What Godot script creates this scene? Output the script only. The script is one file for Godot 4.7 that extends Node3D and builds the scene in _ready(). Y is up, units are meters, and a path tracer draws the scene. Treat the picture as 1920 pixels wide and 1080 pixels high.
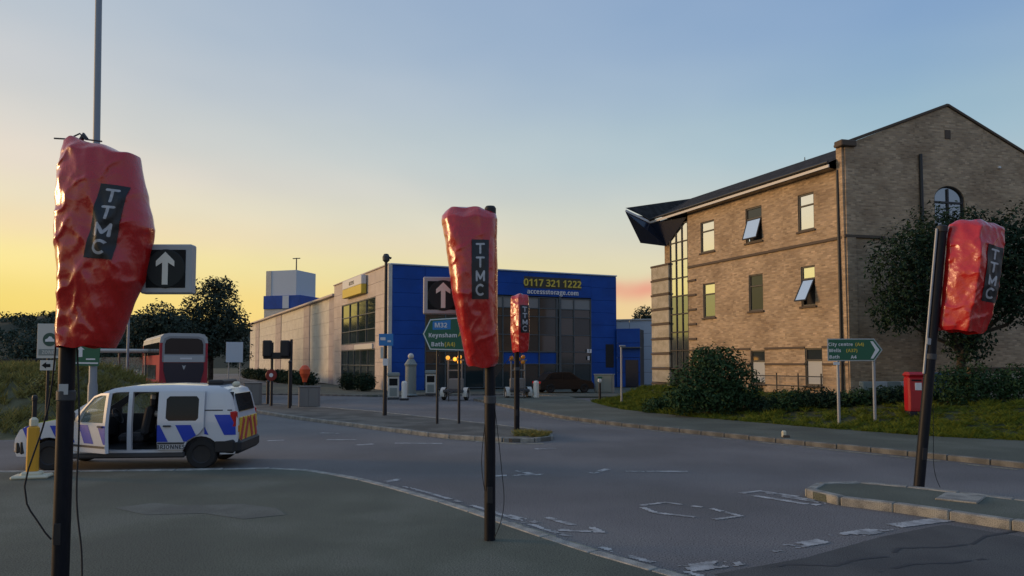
extends Node3D

# ---------------------------------------------------------------- mesh collector
class MB:
	var v := PackedVector3Array()
	var n := PackedVector3Array()
	var uv := PackedVector2Array()
	var col := PackedColorArray()
	var tint := Color(1, 1, 1)
	var tinted := false
	func put(p: Vector3, nn: Vector3, t: Vector2) -> void:
		v.append(p); n.append(nn); uv.append(t); col.append(tint)
	func tri(a: Vector3, b: Vector3, c: Vector3, o: Vector3) -> void:
		var cr := (b - a).cross(c - a)
		if cr.length_squared() < 1e-16: return
		var nn := cr.normalized()
		if nn.dot(o) < 0.0: nn = -nn
		if cr.dot(nn) > 0.0:
			var k := b; b = c; c = k
		var t := Vector3.RIGHT
		if absf(nn.y) < 0.9: t = Vector3.UP.cross(nn).normalized()
		var bt := nn.cross(t)
		for p in [a, b, c]: put(p, nn, Vector2(p.dot(t), -p.dot(bt)))
	func quad(a: Vector3, b: Vector3, c: Vector3, d: Vector3, o: Vector3) -> void:
		tri(a, b, c, o); tri(a, c, d, o)
	# smooth triangle with given normals
	func stri(a: Vector3, b: Vector3, c: Vector3, na: Vector3, nb: Vector3, nc: Vector3, ta := Vector2.ZERO, tb := Vector2.ZERO, tc := Vector2.ZERO) -> void:
		var cr := (b - a).cross(c - a)
		if cr.length_squared() < 1e-18: return
		if cr.dot(na + nb + nc) > 0.0:
			put(a, na, ta); put(c, nc, tc); put(b, nb, tb)
		else:
			put(a, na, ta); put(b, nb, tb); put(c, nc, tc)
	func box(cen: Vector3, size: Vector3, bas := Basis.IDENTITY, bev := 0.0) -> void:
		var h := size * 0.5
		if bev <= 0.0:
			for ax in 3:
				var p := Vector3.ZERO; var q := Vector3.ZERO; var r := Vector3.ZERO
				p[ax] = h[ax]; q[(ax + 1) % 3] = h[(ax + 1) % 3]; r[(ax + 2) % 3] = h[(ax + 2) % 3]
				for s in [-1.0, 1.0]:
					quad(cen + bas * (p * s - q - r), cen + bas * (p * s + q - r), cen + bas * (p * s + q + r), cen + bas * (p * s - q + r), bas * (p * s))
			return
		var b := minf(bev, minf(h.x, minf(h.y, h.z)) * 0.9)
		var cp := func(sx, sy, sz, ax):
			var w := Vector3(sx * (h.x - b), sy * (h.y - b), sz * (h.z - b))
			w[ax] = [sx, sy, sz][ax] * h[ax]
			return cen + bas * w
		for ax in 3:
			var a1 := (ax + 1) % 3; var a2 := (ax + 2) % 3
			for s in [-1.0, 1.0]:
				var pts := []
				for k in [[-1.0, -1.0], [1.0, -1.0], [1.0, 1.0], [-1.0, 1.0]]:
					var sg := [0.0, 0.0, 0.0]; sg[ax] = s; sg[a1] = k[0]; sg[a2] = k[1]
					pts.append(cp.call(sg[0], sg[1], sg[2], ax))
				var o := Vector3.ZERO; o[ax] = s
				quad(pts[0], pts[1], pts[2], pts[3], bas * o)
			for s1 in [-1.0, 1.0]:
				for s2 in [-1.0, 1.0]:
					var q := []
					for e in [-1.0, 1.0]:
						var sg := [0.0, 0.0, 0.0]; sg[ax] = e; sg[a1] = s1; sg[a2] = s2
						q.append(cp.call(sg[0], sg[1], sg[2], a1)); q.append(cp.call(sg[0], sg[1], sg[2], a2))
					var o := Vector3.ZERO; o[a1] = s1; o[a2] = s2
					quad(q[0], q[1], q[3], q[2], bas * o)
		for sx in [-1.0, 1.0]:
			for sy in [-1.0, 1.0]:
				for sz in [-1.0, 1.0]:
					tri(cp.call(sx, sy, sz, 0), cp.call(sx, sy, sz, 1), cp.call(sx, sy, sz, 2), bas * Vector3(sx, sy, sz))
	func tube(path: Array, rads: Array, sides := 10, cap := true) -> void:
		var rings := []
		var dirs := []
		var d0: Vector3 = (path[1] - path[0]).normalized()
		var x := d0.cross(Vector3.UP if absf(d0.y) < 0.9 else Vector3.RIGHT).normalized()
		var along := 0.0
		var alongs := []
		for i in path.size():
			var d: Vector3
			if i == 0: d = d0
			elif i == path.size() - 1: d = (path[i] - path[i - 1]).normalized()
			else: d = ((path[i + 1] - path[i]).normalized() + (path[i] - path[i - 1]).normalized()).normalized()
			x = (x - d * x.dot(d)).normalized()
			var y := d.cross(x)
			var r: float = rads[i] if i < rads.size() else rads[rads.size() - 1]
			var ring := []; var nr := []
			for k in sides + 1:
				var a := TAU * k / sides
				var q := x * cos(a) + y * sin(a)
				nr.append(q); ring.append(path[i] + q * r)
			rings.append(ring); dirs.append(nr)
			if i > 0: along += path[i].distance_to(path[i - 1])
			alongs.append(along)
		for i in path.size() - 1:
			for k in sides:
				var ua := Vector2(k * 0.1, alongs[i]); var ub := Vector2((k + 1) * 0.1, alongs[i]); var uc := Vector2((k + 1) * 0.1, alongs[i + 1]); var ud := Vector2(k * 0.1, alongs[i + 1])
				stri(rings[i][k], rings[i][k + 1], rings[i + 1][k + 1], dirs[i][k], dirs[i][k + 1], dirs[i + 1][k + 1], ua, ub, uc)
				stri(rings[i][k], rings[i + 1][k + 1], rings[i + 1][k], dirs[i][k], dirs[i + 1][k + 1], dirs[i + 1][k], ua, uc, ud)
		if cap:
			var l := path.size() - 1
			for k in sides:
				tri(path[0], rings[0][k], rings[0][k + 1], -d0)
				tri(path[l], rings[l][k], rings[l][k + 1], (path[l] - path[l - 1]))
	# profile of (radius, y) turned round the local y axis of xf
	func lathe(prof: Array, xf: Transform3D, sides := 16) -> void:
		for i in prof.size() - 1:
			var p: Vector2 = prof[i]; var q: Vector2 = prof[i + 1]
			var e := q - p
			var nr := Vector2(e.y, -e.x).normalized()
			for k in sides:
				var a := TAU * k / sides; var b := TAU * (k + 1) / sides
				var ca := Vector3(cos(a), 0, sin(a)); var cb := Vector3(cos(b), 0, sin(b))
				var na := xf.basis * (ca * nr.x + Vector3.UP * nr.y); var nb := xf.basis * (cb * nr.x + Vector3.UP * nr.y)
				var A := xf * (ca * p.x + Vector3.UP * p.y); var B := xf * (cb * p.x + Vector3.UP * p.y)
				var C := xf * (cb * q.x + Vector3.UP * q.y); var D := xf * (ca * q.x + Vector3.UP * q.y)
				stri(A, B, C, na, nb, nb); stri(A, C, D, na, nb, na)
	func sheet(poly: PackedVector2Array, y: float) -> void:
		var ix := Geometry2D.triangulate_polygon(poly)
		for i in range(0, ix.size(), 3):
			var a := poly[ix[i]]; var b := poly[ix[i + 1]]; var c := poly[ix[i + 2]]
			stri(Vector3(a.x, y, a.y), Vector3(b.x, y, b.y), Vector3(c.x, y, c.y), Vector3.UP, Vector3.UP, Vector3.UP, a, b, c)
	func prism(poly: PackedVector2Array, y0: float, y1: float) -> void:
		sheet(poly, y1)
		var ccw := not Geometry2D.is_polygon_clockwise(poly)
		for i in poly.size():
			var a := poly[i]; var b := poly[(i + 1) % poly.size()]
			var e := b - a
			var o := Vector3(e.y, 0, -e.x) if ccw else Vector3(-e.y, 0, e.x)
			quad(Vector3(a.x, y0, a.y), Vector3(b.x, y0, b.y), Vector3(b.x, y1, b.y), Vector3(a.x, y1, a.y), o)
	# polygon in the local xy plane of xf, thick from z0 to z1
	func extrude(poly: PackedVector2Array, xf: Transform3D, z0: float, z1: float) -> void:
		var ix := Geometry2D.triangulate_polygon(poly)
		for i in range(0, ix.size(), 3):
			for zz in [z0, z1]:
				var o := xf.basis * Vector3(0, 0, 1.0 if zz == maxf(z0, z1) else -1.0)
				tri(xf * Vector3(poly[ix[i]].x, poly[ix[i]].y, zz), xf * Vector3(poly[ix[i + 1]].x, poly[ix[i + 1]].y, zz), xf * Vector3(poly[ix[i + 2]].x, poly[ix[i + 2]].y, zz), o)
		var cw := Geometry2D.is_polygon_clockwise(poly)
		for i in poly.size():
			var a := poly[i]; var b := poly[(i + 1) % poly.size()]
			var e := b - a
			var o2 := Vector3(e.y, -e.x, 0)
			if cw: o2 = -o2
			quad(xf * Vector3(a.x, a.y, z0), xf * Vector3(b.x, b.y, z0), xf * Vector3(b.x, b.y, z1), xf * Vector3(a.x, a.y, z1), xf.basis * o2)
	# smooth grid of points; sign chooses the side the normals point to
	func surf(rows: Array, closed := false, sgn := 1.0, uvs := []) -> void:
		var R := rows.size(); var C: int = rows[0].size()
		var nrm := []
		for i in R:
			var l := []
			for j in C:
				var jm := j - 1; var jp := j + 1
				if closed:
					jm = posmod(jm, C - 1); jp = jp % (C - 1)
				else:
					jm = maxi(jm, 0); jp = mini(jp, C - 1)
				var du: Vector3 = rows[i][jp] - rows[i][jm]
				var dv: Vector3 = rows[mini(i + 1, R - 1)][j] - rows[maxi(i - 1, 0)][j]
				var c := du.cross(dv) * sgn
				l.append(c.normalized() if c.length_squared() > 1e-20 else Vector3.UP)
			nrm.append(l)
		for i in R - 1:
			for j in C - 1:
				var ta := Vector2.ZERO; var tb := Vector2.ZERO; var tc := Vector2.ZERO; var td := Vector2.ZERO
				if uvs.size():
					ta = uvs[i][j]; tb = uvs[i][j + 1]; tc = uvs[i + 1][j + 1]; td = uvs[i + 1][j]
				stri(rows[i][j], rows[i][j + 1], rows[i + 1][j + 1], nrm[i][j], nrm[i][j + 1], nrm[i + 1][j + 1], ta, tb, tc)
				stri(rows[i][j], rows[i + 1][j + 1], rows[i + 1][j], nrm[i][j], nrm[i + 1][j + 1], nrm[i + 1][j], ta, tc, td)
	func mesh() -> ArrayMesh:
		var m := ArrayMesh.new()
		if v.size() == 0: return m
		var a := []
		a.resize(Mesh.ARRAY_MAX)
		a[Mesh.ARRAY_VERTEX] = v; a[Mesh.ARRAY_NORMAL] = n; a[Mesh.ARRAY_TEX_UV] = uv; a[Mesh.ARRAY_TEX_UV2] = uv
		if tinted: a[Mesh.ARRAY_COLOR] = col
		m.add_surface_from_arrays(Mesh.PRIMITIVE_TRIANGLES, a)
		return m

# ---------------------------------------------------------------- naming and tagging
var used := {}
var M := {}
var rng := RandomNumberGenerator.new()
var noise := FastNoiseLite.new()

func numbered(called: String) -> String:
	if not used.has(called):
		used[called] = 0
		return called
	used[called] += 1
	return "%s_%03d" % [called, used[called]]

func obj(called: String, mb, m: Material, parent: Node = null) -> MeshInstance3D:
	var o := MeshInstance3D.new()
	o.mesh = mb.mesh() if mb is MB else mb
	o.material_override = m
	if parent == null:
		o.name = numbered(called)
		add_child(o)
	else:
		o.name = called
		parent.add_child(o, true)
	return o

func tag(o: Node, label: String, category: String, group := "") -> Node:
	o.set_meta("label", label); o.set_meta("category", category)
	if group: o.set_meta("group", group)
	return o

func thing(called: String, label: String, category: String, at := Vector3.ZERO, turn := 0.0, group := "") -> Node3D:
	var o := Node3D.new()
	o.name = numbered(called)
	add_child(o)
	o.position = at; o.rotation.y = turn
	tag(o, label, category, group)
	return o

func node(called: String, parent: Node, at := Vector3.ZERO) -> Node3D:
	var o := Node3D.new()
	o.name = called
	parent.add_child(o, true)
	o.position = at
	return o

func struct(called: String, mb, m: Material) -> MeshInstance3D:
	var o := obj(called, mb, m)
	o.set_meta("kind", "structure")
	return o

func pv(a: Array) -> PackedVector2Array:
	var p := PackedVector2Array()
	for q in a: p.append(Vector2(q[0], q[1]))
	return p

# one-box and one-tube parts
func bx(called: String, parent: Node, m: Material, cen: Vector3, size: Vector3, bev := 0.0, bas := Basis.IDENTITY) -> MeshInstance3D:
	var b := MB.new()
	b.box(cen, size, bas, bev)
	return obj(called, b, m, parent)

func tb(called: String, parent: Node, m: Material, path: Array, rads: Array, sides := 10) -> MeshInstance3D:
	var b := MB.new()
	b.tube(path, rads, sides)
	return obj(called, b, m, parent)

func text_mesh(s: String, height: float, depth := 0.01, font := "Droid Sans") -> TextMesh:
	var t := TextMesh.new()
	var sf := SystemFont.new()
	sf.font_names = PackedStringArray([font])
	sf.font_weight = 700
	t.font = sf
	t.text = s
	t.font_size = 32
	t.pixel_size = height / 24.0
	t.depth = depth
	t.curve_step = 2.0
	return t

# ---------------------------------------------------------------- materials
func lin(r: float, g: float, b: float, a := 1.0) -> Color:
	var c := Color(r, g, b).linear_to_srgb()
	c.a = a
	return c

func mat(c: Color, rough := 0.8, metal := 0.0) -> StandardMaterial3D:
	var m := StandardMaterial3D.new()
	m.albedo_color = c; m.roughness = rough; m.metallic = metal
	return m

func ntex(freq: float, cols: Array, seed_: int, size := 512, offs := [], oct := 5, normal := false, bump := 4.0) -> NoiseTexture2D:
	var t := NoiseTexture2D.new()
	var f := FastNoiseLite.new()
	f.seed = seed_; f.frequency = freq; f.fractal_octaves = oct
	f.noise_type = FastNoiseLite.TYPE_SIMPLEX_SMOOTH
	t.noise = f; t.width = size; t.height = size; t.seamless = true; t.seamless_blend_skirt = 0.3
	if normal:
		t.as_normal_map = true; t.bump_strength = bump
	else:
		var g := Gradient.new()
		var pc := PackedColorArray(); var po := PackedFloat32Array()
		for i in cols.size():
			pc.append(cols[i]); po.append(offs[i] if offs.size() else float(i) / (cols.size() - 1))
		g.offsets = po; g.colors = pc
		t.color_ramp = g
	return t

# a surface with coarse patches, fine speckle and fine relief; uv in metres
func ground_mat(a: Color, b: Color, c: Color, seed_: int, coarse: float, fine: float, rough: float, bump := 3.0) -> StandardMaterial3D:
	var m := StandardMaterial3D.new()
	m.albedo_texture = ntex(0.006, [a, b, c], seed_, 512, [0.25, 0.5, 0.75])
	m.uv1_scale = Vector3(1.0 / coarse, 1.0 / coarse, 1)
	m.detail_enabled = true
	m.detail_blend_mode = BaseMaterial3D.BLEND_MODE_MUL
	m.detail_uv_layer = BaseMaterial3D.DETAIL_UV_2
	m.uv2_scale = Vector3(1.0 / fine, 1.0 / fine, 1)
	m.detail_albedo = ntex(0.09, [Color(0.6, 0.6, 0.6), Color(0.92, 0.92, 0.92), Color(1, 1, 1)], seed_ + 7, 512, [0.3, 0.5, 0.7], 3)
	m.roughness = rough
	return m

func brick_mat(seed_: int, tones: Array, mortar: Color) -> StandardMaterial3D:
	var r := RandomNumberGenerator.new()
	r.seed = seed_
	var S := 1024
	var im := Image.create(S, S, false, Image.FORMAT_RGBA8)
	im.fill(mortar)
	var hm := Image.create(S, S, false, Image.FORMAT_RGBA8)
	hm.fill(Color(0, 0, 0))
	var nb := 16; var nc := 48
	var bw := S / float(nb); var bh := S / float(nc)
	for c in nc:
		for k in nb + 1:
			var x0 := int((k - (0.5 if c % 2 else 0.0)) * bw) + 2
			var rect := Rect2i(x0, int(c * bh) + 2, int(bw) - 3, int(bh) - 3)
			var t: Color = tones[r.randi() % tones.size()]
			var s := r.randf_range(0.9, 1.1)
			var cc := Color(clampf(t.r * s, 0, 1), clampf(t.g * s, 0, 1), clampf(t.b * s, 0, 1))
			if k == nb and c % 2 == 0: continue
			im.fill_rect(rect, cc)
			hm.fill_rect(rect, Color(1, 1, 1))
	im.generate_mipmaps()
	var m := StandardMaterial3D.new()
	m.albedo_texture = ImageTexture.create_from_image(im)
	m.uv1_scale = Vector3(1.0 / 3.6, 1.0 / 3.6, 1)
	m.heightmap_enabled = true
	m.heightmap_texture = ImageTexture.create_from_image(hm)
	m.heightmap_scale = 0.5
	m.detail_enabled = true
	m.detail_blend_mode = BaseMaterial3D.BLEND_MODE_MUL
	m.detail_uv_layer = BaseMaterial3D.DETAIL_UV_2
	m.uv2_scale = Vector3(1.0 / 9.0, 1.0 / 9.0, 1)
	m.detail_albedo = ntex(0.008, [Color(0.86, 0.85, 0.84), Color(0.95, 0.95, 0.95), Color(1, 1, 1)], seed_ + 3, 512, [0.2, 0.5, 0.8], 5)
	m.roughness = 0.9
	return m

func leaf_mat(c: Color, back: Color) -> StandardMaterial3D:
	var m := mat(c, 0.7)
	m.vertex_color_use_as_albedo = true
	m.metallic_specular = 0.2
	m.backlight_enabled = true
	m.backlight = back
	m.cull_mode = BaseMaterial3D.CULL_DISABLED
	return m

func make_materials() -> void:
	M.road = ground_mat(lin(0.155, 0.148, 0.144), lin(0.19, 0.18, 0.175), lin(0.225, 0.213, 0.205), 11, 17.0, 1.3, 0.86)
	M.footway = ground_mat(lin(0.096, 0.11, 0.083), lin(0.116, 0.133, 0.097), lin(0.148, 0.165, 0.125), 23, 9.0, 1.1, 0.88)
	M.footway_patch = ground_mat(lin(0.12, 0.132, 0.112), lin(0.145, 0.158, 0.132), lin(0.165, 0.18, 0.15), 29, 3.0, 0.8, 0.88)
	M.patch = ground_mat(lin(0.07, 0.07, 0.068), lin(0.085, 0.084, 0.08), lin(0.1, 0.1, 0.095), 31, 5.0, 0.9, 0.85)
	M.island = ground_mat(lin(0.09, 0.085, 0.07), lin(0.13, 0.125, 0.105), lin(0.18, 0.17, 0.14), 37, 5.0, 1.0, 0.92)
	M.far_ground = ground_mat(lin(0.06, 0.075, 0.04), lin(0.075, 0.085, 0.05), lin(0.09, 0.1, 0.06), 41, 30.0, 3.0, 0.95)
	M.soil = ground_mat(lin(0.035, 0.045, 0.018), lin(0.05, 0.065, 0.022), lin(0.07, 0.08, 0.035), 43, 4.0, 0.8, 0.95)
	M.bank = ground_mat(lin(0.11, 0.105, 0.045), lin(0.15, 0.14, 0.065), lin(0.19, 0.175, 0.09), 47, 3.0, 0.7, 0.95)
	M.kerb = ground_mat(lin(0.22, 0.22, 0.195), lin(0.33, 0.325, 0.29), lin(0.43, 0.42, 0.36), 53, 1.3, 0.6, 0.9)
	M.kerb_old = ground_mat(lin(0.14, 0.14, 0.125), lin(0.19, 0.188, 0.168), lin(0.25, 0.245, 0.215), 55, 1.3, 0.6, 0.9)
	M.kerb_pale = ground_mat(lin(0.3, 0.3, 0.27), lin(0.42, 0.415, 0.37), lin(0.5, 0.49, 0.43), 57, 1.3, 0.6, 0.9)
	M.paint = ground_mat(lin(0.3, 0.3, 0.29), lin(0.46, 0.46, 0.45), lin(0.6, 0.6, 0.58), 59, 1.1, 0.4, 0.75)
	M.yellow_paint = ground_mat(lin(0.28, 0.25, 0.16), lin(0.36, 0.33, 0.22), lin(0.44, 0.41, 0.3), 61, 1.1, 0.4, 0.75)
	M.black_metal = mat(lin(0.008, 0.009, 0.013), 0.5)
	M.tar = mat(lin(0.025, 0.026, 0.028), 0.6)
	M.black_plastic = mat(lin(0.015, 0.015, 0.016), 0.6)
	M.dark_grey = mat(lin(0.05, 0.052, 0.055), 0.6)
	M.galv = mat(lin(0.32, 0.34, 0.36), 0.5, 0.4)
	M.column = mat(lin(0.26, 0.29, 0.32), 0.5, 0.2)
	M.white = mat(lin(0.7, 0.7, 0.7), 0.45)
	M.offwhite = mat(lin(0.55, 0.54, 0.48), 0.6)
	M.frame_grey = mat(lin(0.4, 0.42, 0.42), 0.5)
	M.sign_black = mat(lin(0.01, 0.012, 0.013), 0.5)
	M.sign_black.metallic_specular = 0.25
	M.sign_dial = mat(lin(0.025, 0.03, 0.03), 0.5)
	M.sign_dial.metallic_specular = 0.3
	M.sign_green = mat(lin(0.01, 0.11, 0.055), 0.45)
	M.sign_blue = mat(lin(0.02, 0.2, 0.5), 0.45)
	M.sign_yellow = mat(lin(0.65, 0.5, 0.06), 0.5)
	M.arrow = mat(lin(0.8, 0.78, 0.66), 0.5)
	M.rubber = mat(lin(0.018, 0.018, 0.018), 0.85)
	M.grey_cab = mat(lin(0.22, 0.25, 0.23), 0.6)
	M.brown_cab = mat(lin(0.2, 0.185, 0.17), 0.7)
	M.yellow_plastic = mat(lin(0.66, 0.33, 0.02), 0.5)
	M.cream = mat(lin(0.62, 0.58, 0.42), 0.6)
	# red vinyl hood
	var v := mat(lin(0.52, 0.01, 0.009), 0.36)
	v.clearcoat_enabled = true; v.clearcoat = 0.7; v.clearcoat_roughness = 0.22
	v.backlight_enabled = true; v.backlight = lin(0.1, 0.004, 0.003)
	v.roughness_texture = ntex(0.02, [Color(0.6, 0.6, 0.6), Color(1, 1, 1)], 71, 256)
	v.uv1_scale = Vector3(1, 1, 1)
	var vn := ntex(0.011, [], 73, 512, [], 3, true, 9.0)
	(vn.noise as FastNoiseLite).fractal_type = FastNoiseLite.FRACTAL_RIDGED
	v.normal_enabled = true; v.normal_texture = vn; v.normal_scale = 0.22
	v.cull_mode = BaseMaterial3D.CULL_DISABLED
	M.vinyl = v
	M.bark = ground_mat(lin(0.04, 0.032, 0.024), lin(0.06, 0.05, 0.038), lin(0.09, 0.075, 0.06), 83, 0.9, 0.3, 0.95)
	M.leaf_dark = leaf_mat(lin(0.02, 0.042, 0.026), lin(0.008, 0.018, 0.006))
	M.leaf_mid = leaf_mat(lin(0.036, 0.075, 0.034), lin(0.015, 0.034, 0.008))
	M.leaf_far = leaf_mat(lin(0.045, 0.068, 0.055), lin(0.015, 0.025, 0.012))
	M.leaf_dry = leaf_mat(lin(0.25, 0.235, 0.09), lin(0.08, 0.08, 0.025))
	M.grass = leaf_mat(lin(0.13, 0.165, 0.028), lin(0.055, 0.075, 0.01))
	# buildings
	M.brick = brick_mat(5, [lin(0.45, 0.33, 0.21), lin(0.48, 0.352, 0.226), lin(0.42, 0.302, 0.186), lin(0.51, 0.378, 0.246), lin(0.4, 0.292, 0.186)], lin(0.45, 0.36, 0.26))
	M.stone = ground_mat(lin(0.48, 0.43, 0.32), lin(0.56, 0.5, 0.38), lin(0.62, 0.56, 0.44), 91, 2.0, 0.5, 0.9)
	M.stone_dark = mat(lin(0.1, 0.075, 0.055), 0.85)
	M.slate = ground_mat(lin(0.04, 0.036, 0.034), lin(0.055, 0.05, 0.047), lin(0.072, 0.066, 0.062), 97, 2.0, 0.5, 0.9)
	M.slate.metallic_specular = 0.2
	M.fascia = mat(lin(0.62, 0.62, 0.62), 0.5)
	M.win_frame = mat(lin(0.02, 0.022, 0.024), 0.5)
	M.pane_coated = mat(lin(0.82, 0.84, 0.84), 0.06, 0.9)
	M.pane_dark = mat(lin(0.03, 0.04, 0.045), 0.05, 0.0)
	M.pane_dark.metallic_specular = 0.5
	M.pane_tinted = mat(lin(0.3, 0.34, 0.36), 0.07, 0.85)
	M.blind = mat(lin(0.42, 0.44, 0.44), 0.7)
	M.clad_blue = ground_mat(lin(0.007, 0.085, 0.42), lin(0.008, 0.096, 0.48), lin(0.011, 0.108, 0.52), 101, 9.0, 1.5, 0.5)
	M.clad_blue.metallic_specular = 0.35
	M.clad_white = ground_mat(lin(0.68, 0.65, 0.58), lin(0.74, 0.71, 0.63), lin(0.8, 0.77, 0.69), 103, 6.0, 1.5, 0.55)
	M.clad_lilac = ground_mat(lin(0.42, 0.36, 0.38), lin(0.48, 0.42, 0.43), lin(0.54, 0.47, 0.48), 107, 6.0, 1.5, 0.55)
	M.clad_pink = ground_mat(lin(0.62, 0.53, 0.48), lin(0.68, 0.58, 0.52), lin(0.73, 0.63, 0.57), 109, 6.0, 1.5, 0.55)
	M.clad_pale = mat(lin(0.5, 0.57, 0.64), 0.55)
	M.glass_teal = mat(lin(0.018, 0.032, 0.036), 0.08)
	M.glass_teal.clearcoat_enabled = true; M.glass_teal.clearcoat = 0.6; M.glass_teal.clearcoat_roughness = 0.05
	M.glass_teal2 = mat(lin(0.03, 0.045, 0.05), 0.1)
	M.glass_blind = mat(lin(0.2, 0.22, 0.22), 0.3)
	M.mullion = mat(lin(0.07, 0.09, 0.1), 0.5)
	# vehicles
	M.van_white = mat(lin(0.66, 0.68, 0.7), 0.3)
	M.van_white.clearcoat_enabled = true; M.van_white.clearcoat = 0.7; M.van_white.clearcoat_roughness = 0.08
	M.van_blue = mat(lin(0.01, 0.05, 0.46), 0.4)
	M.hivis = mat(lin(0.5, 0.62, 0.03), 0.5)
	M.amber_panel = mat(lin(0.75, 0.45, 0.03), 0.45)
	M.red_lamp = mat(lin(0.5, 0.012, 0.015), 0.2)
	M.amber_lens = mat(lin(0.7, 0.25, 0.01), 0.25)
	M.glass_dark = mat(lin(0.012, 0.015, 0.018), 0.05)
	M.glass_dark.metallic_specular = 0.35
	var gl := mat(lin(0.55, 0.7, 0.66, 0.22), 0.03)
	gl.transparency = BaseMaterial3D.TRANSPARENCY_ALPHA
	M.glass_clear = gl
	M.seat = mat(lin(0.03, 0.032, 0.035), 0.9)
	M.interior = mat(lin(0.02, 0.02, 0.022), 0.8)
	M.bus_red = mat(lin(0.38, 0.012, 0.03), 0.35)
	M.bus_navy = mat(lin(0.01, 0.014, 0.03), 0.25)
	M.bus_grey = mat(lin(0.25, 0.26, 0.27), 0.4)
	M.steel = mat(lin(0.5, 0.5, 0.5), 0.35, 0.8)
	M.post_red = mat(lin(0.4, 0.012, 0.02), 0.35)
	M.orange = mat(lin(0.7, 0.1, 0.03), 0.5)
	M.amber_glow = mat(lin(0.8, 0.5, 0.1), 0.4)
	M.amber_glow.emission_enabled = true; M.amber_glow.emission = Color(1.0, 0.66, 0.2); M.amber_glow.emission_energy_multiplier = 0.9
	M.white_plastic = mat(lin(0.75, 0.75, 0.68), 0.5)
	M.cloth_black = mat(lin(0.02, 0.021, 0.022), 0.85)
	M.hill = ground_mat(lin(0.03, 0.042, 0.026), lin(0.04, 0.055, 0.03), lin(0.055, 0.07, 0.04), 113, 60.0, 6.0, 1.0)
	M.wood = mat(lin(0.3, 0.22, 0.1), 0.85)
	M.wall_dark = ground_mat(lin(0.025, 0.025, 0.026), lin(0.035, 0.034, 0.034), lin(0.05, 0.047, 0.045), 117, 4.0, 0.9, 0.9)
	M.flower = leaf_mat(lin(0.3, 0.33, 0.25), lin(0.1, 0.1, 0.06))

# ---------------------------------------------------------------- camera, sky, sun
func ramp(stops: Array, e: float) -> Vector3:
	for i in stops.size() - 1:
		if e <= stops[i + 1][0]:
			var t: float = clampf((e - stops[i][0]) / (stops[i + 1][0] - stops[i][0]), 0.0, 1.0)
			t = t * t * (3.0 - 2.0 * t) * 0.4 + t * 0.6
			return Vector3(stops[i][1], stops[i][2], stops[i][3]).lerp(Vector3(stops[i + 1][1], stops[i + 1][2], stops[i + 1][3]), t)
	var l: Array = stops[stops.size() - 1]
	return Vector3(l[1], l[2], l[3])

func make_sky() -> Sky:
	# dawn: yellow towards the sun just left of the frame, blue overhead and to the right
	var SUN := -62.0
	var near := [[0, 248, 205, 100], [4, 250, 222, 122], [7, 252, 232, 156], [9, 250, 227, 180], [11, 241, 227, 196], [13, 234, 221, 204], [16, 218, 214, 207], [19, 204, 206, 208], [23, 189, 198, 207], [27, 177, 190, 205], [50, 154, 172, 198], [90, 134, 156, 190]]
	var mid := [[0, 238, 196, 160], [4, 238, 206, 170], [7, 214, 210, 190], [10, 195, 204, 200], [15, 164, 192, 206], [17, 155, 185, 203], [20, 142, 173, 202], [23, 134, 165, 201], [27, 129, 160, 199], [50, 120, 150, 191], [90, 118, 147, 188]]
	var far := [[0, 160, 152, 164], [6, 164, 162, 180], [12, 152, 166, 190], [27, 132, 158, 194], [50, 118, 148, 190], [90, 118, 147, 188]]
	var w := 768; var h := 384
	var im := Image.create(w, h, false, Image.FORMAT_RGBAF)
	var f := FastNoiseLite.new()
	f.seed = 4; f.frequency = 1.0; f.fractal_octaves = 4
	for j in h:
		var el := 90.0 - (j + 0.5) * 180.0 / h
		for i in w:
			var az := wrapf((i + 0.5) * 360.0 / w, -180.0, 180.0)
			var c: Vector3
			if el < -1.5:
				c = Vector3(92, 92, 92)
			else:
				var d := absf(wrapf(az - SUN, -180.0, 180.0))
				var e := maxf(el, 0.0)
				var a := clampf((d - 25.0) / 65.0, 0.0, 1.0)
				var b := clampf((d - 90.0) / 90.0, 0.0, 1.0)
				c = ramp(near, e).lerp(ramp(mid, e), a)
				c = c.lerp(ramp(far, e), b)
				if e < 60.0:
					var ra := deg_to_rad(az)
					var st := f.get_noise_3d(sin(ra) * 3.2 + e * 0.045, e * 0.16, cos(ra) * 3.2)
					c += Vector3(9, 6, 3) * st * clampf(1.0 - e / 60.0, 0.0, 1.0)
					var pk := exp(-pow((az - 10.5) / 5.5, 2.0) - pow((e - 5.55 + 0.5 * f.get_noise_2d(az * 0.35, 7.0)) / 0.55, 2.0))
					c = c.lerp(Vector3(233, 146, 128), clampf(pk * (0.85 + 0.5 * f.get_noise_2d(az * 0.5, e * 2.0)), 0.0, 0.9))
			im.set_pixel(i, j, Color(c.x / 255.0, c.y / 255.0, c.z / 255.0).srgb_to_linear())
	var pm := PanoramaSkyMaterial.new()
	pm.panorama = ImageTexture.create_from_image(im)
	var s := Sky.new()
	s.sky_material = pm
	return s

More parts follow.
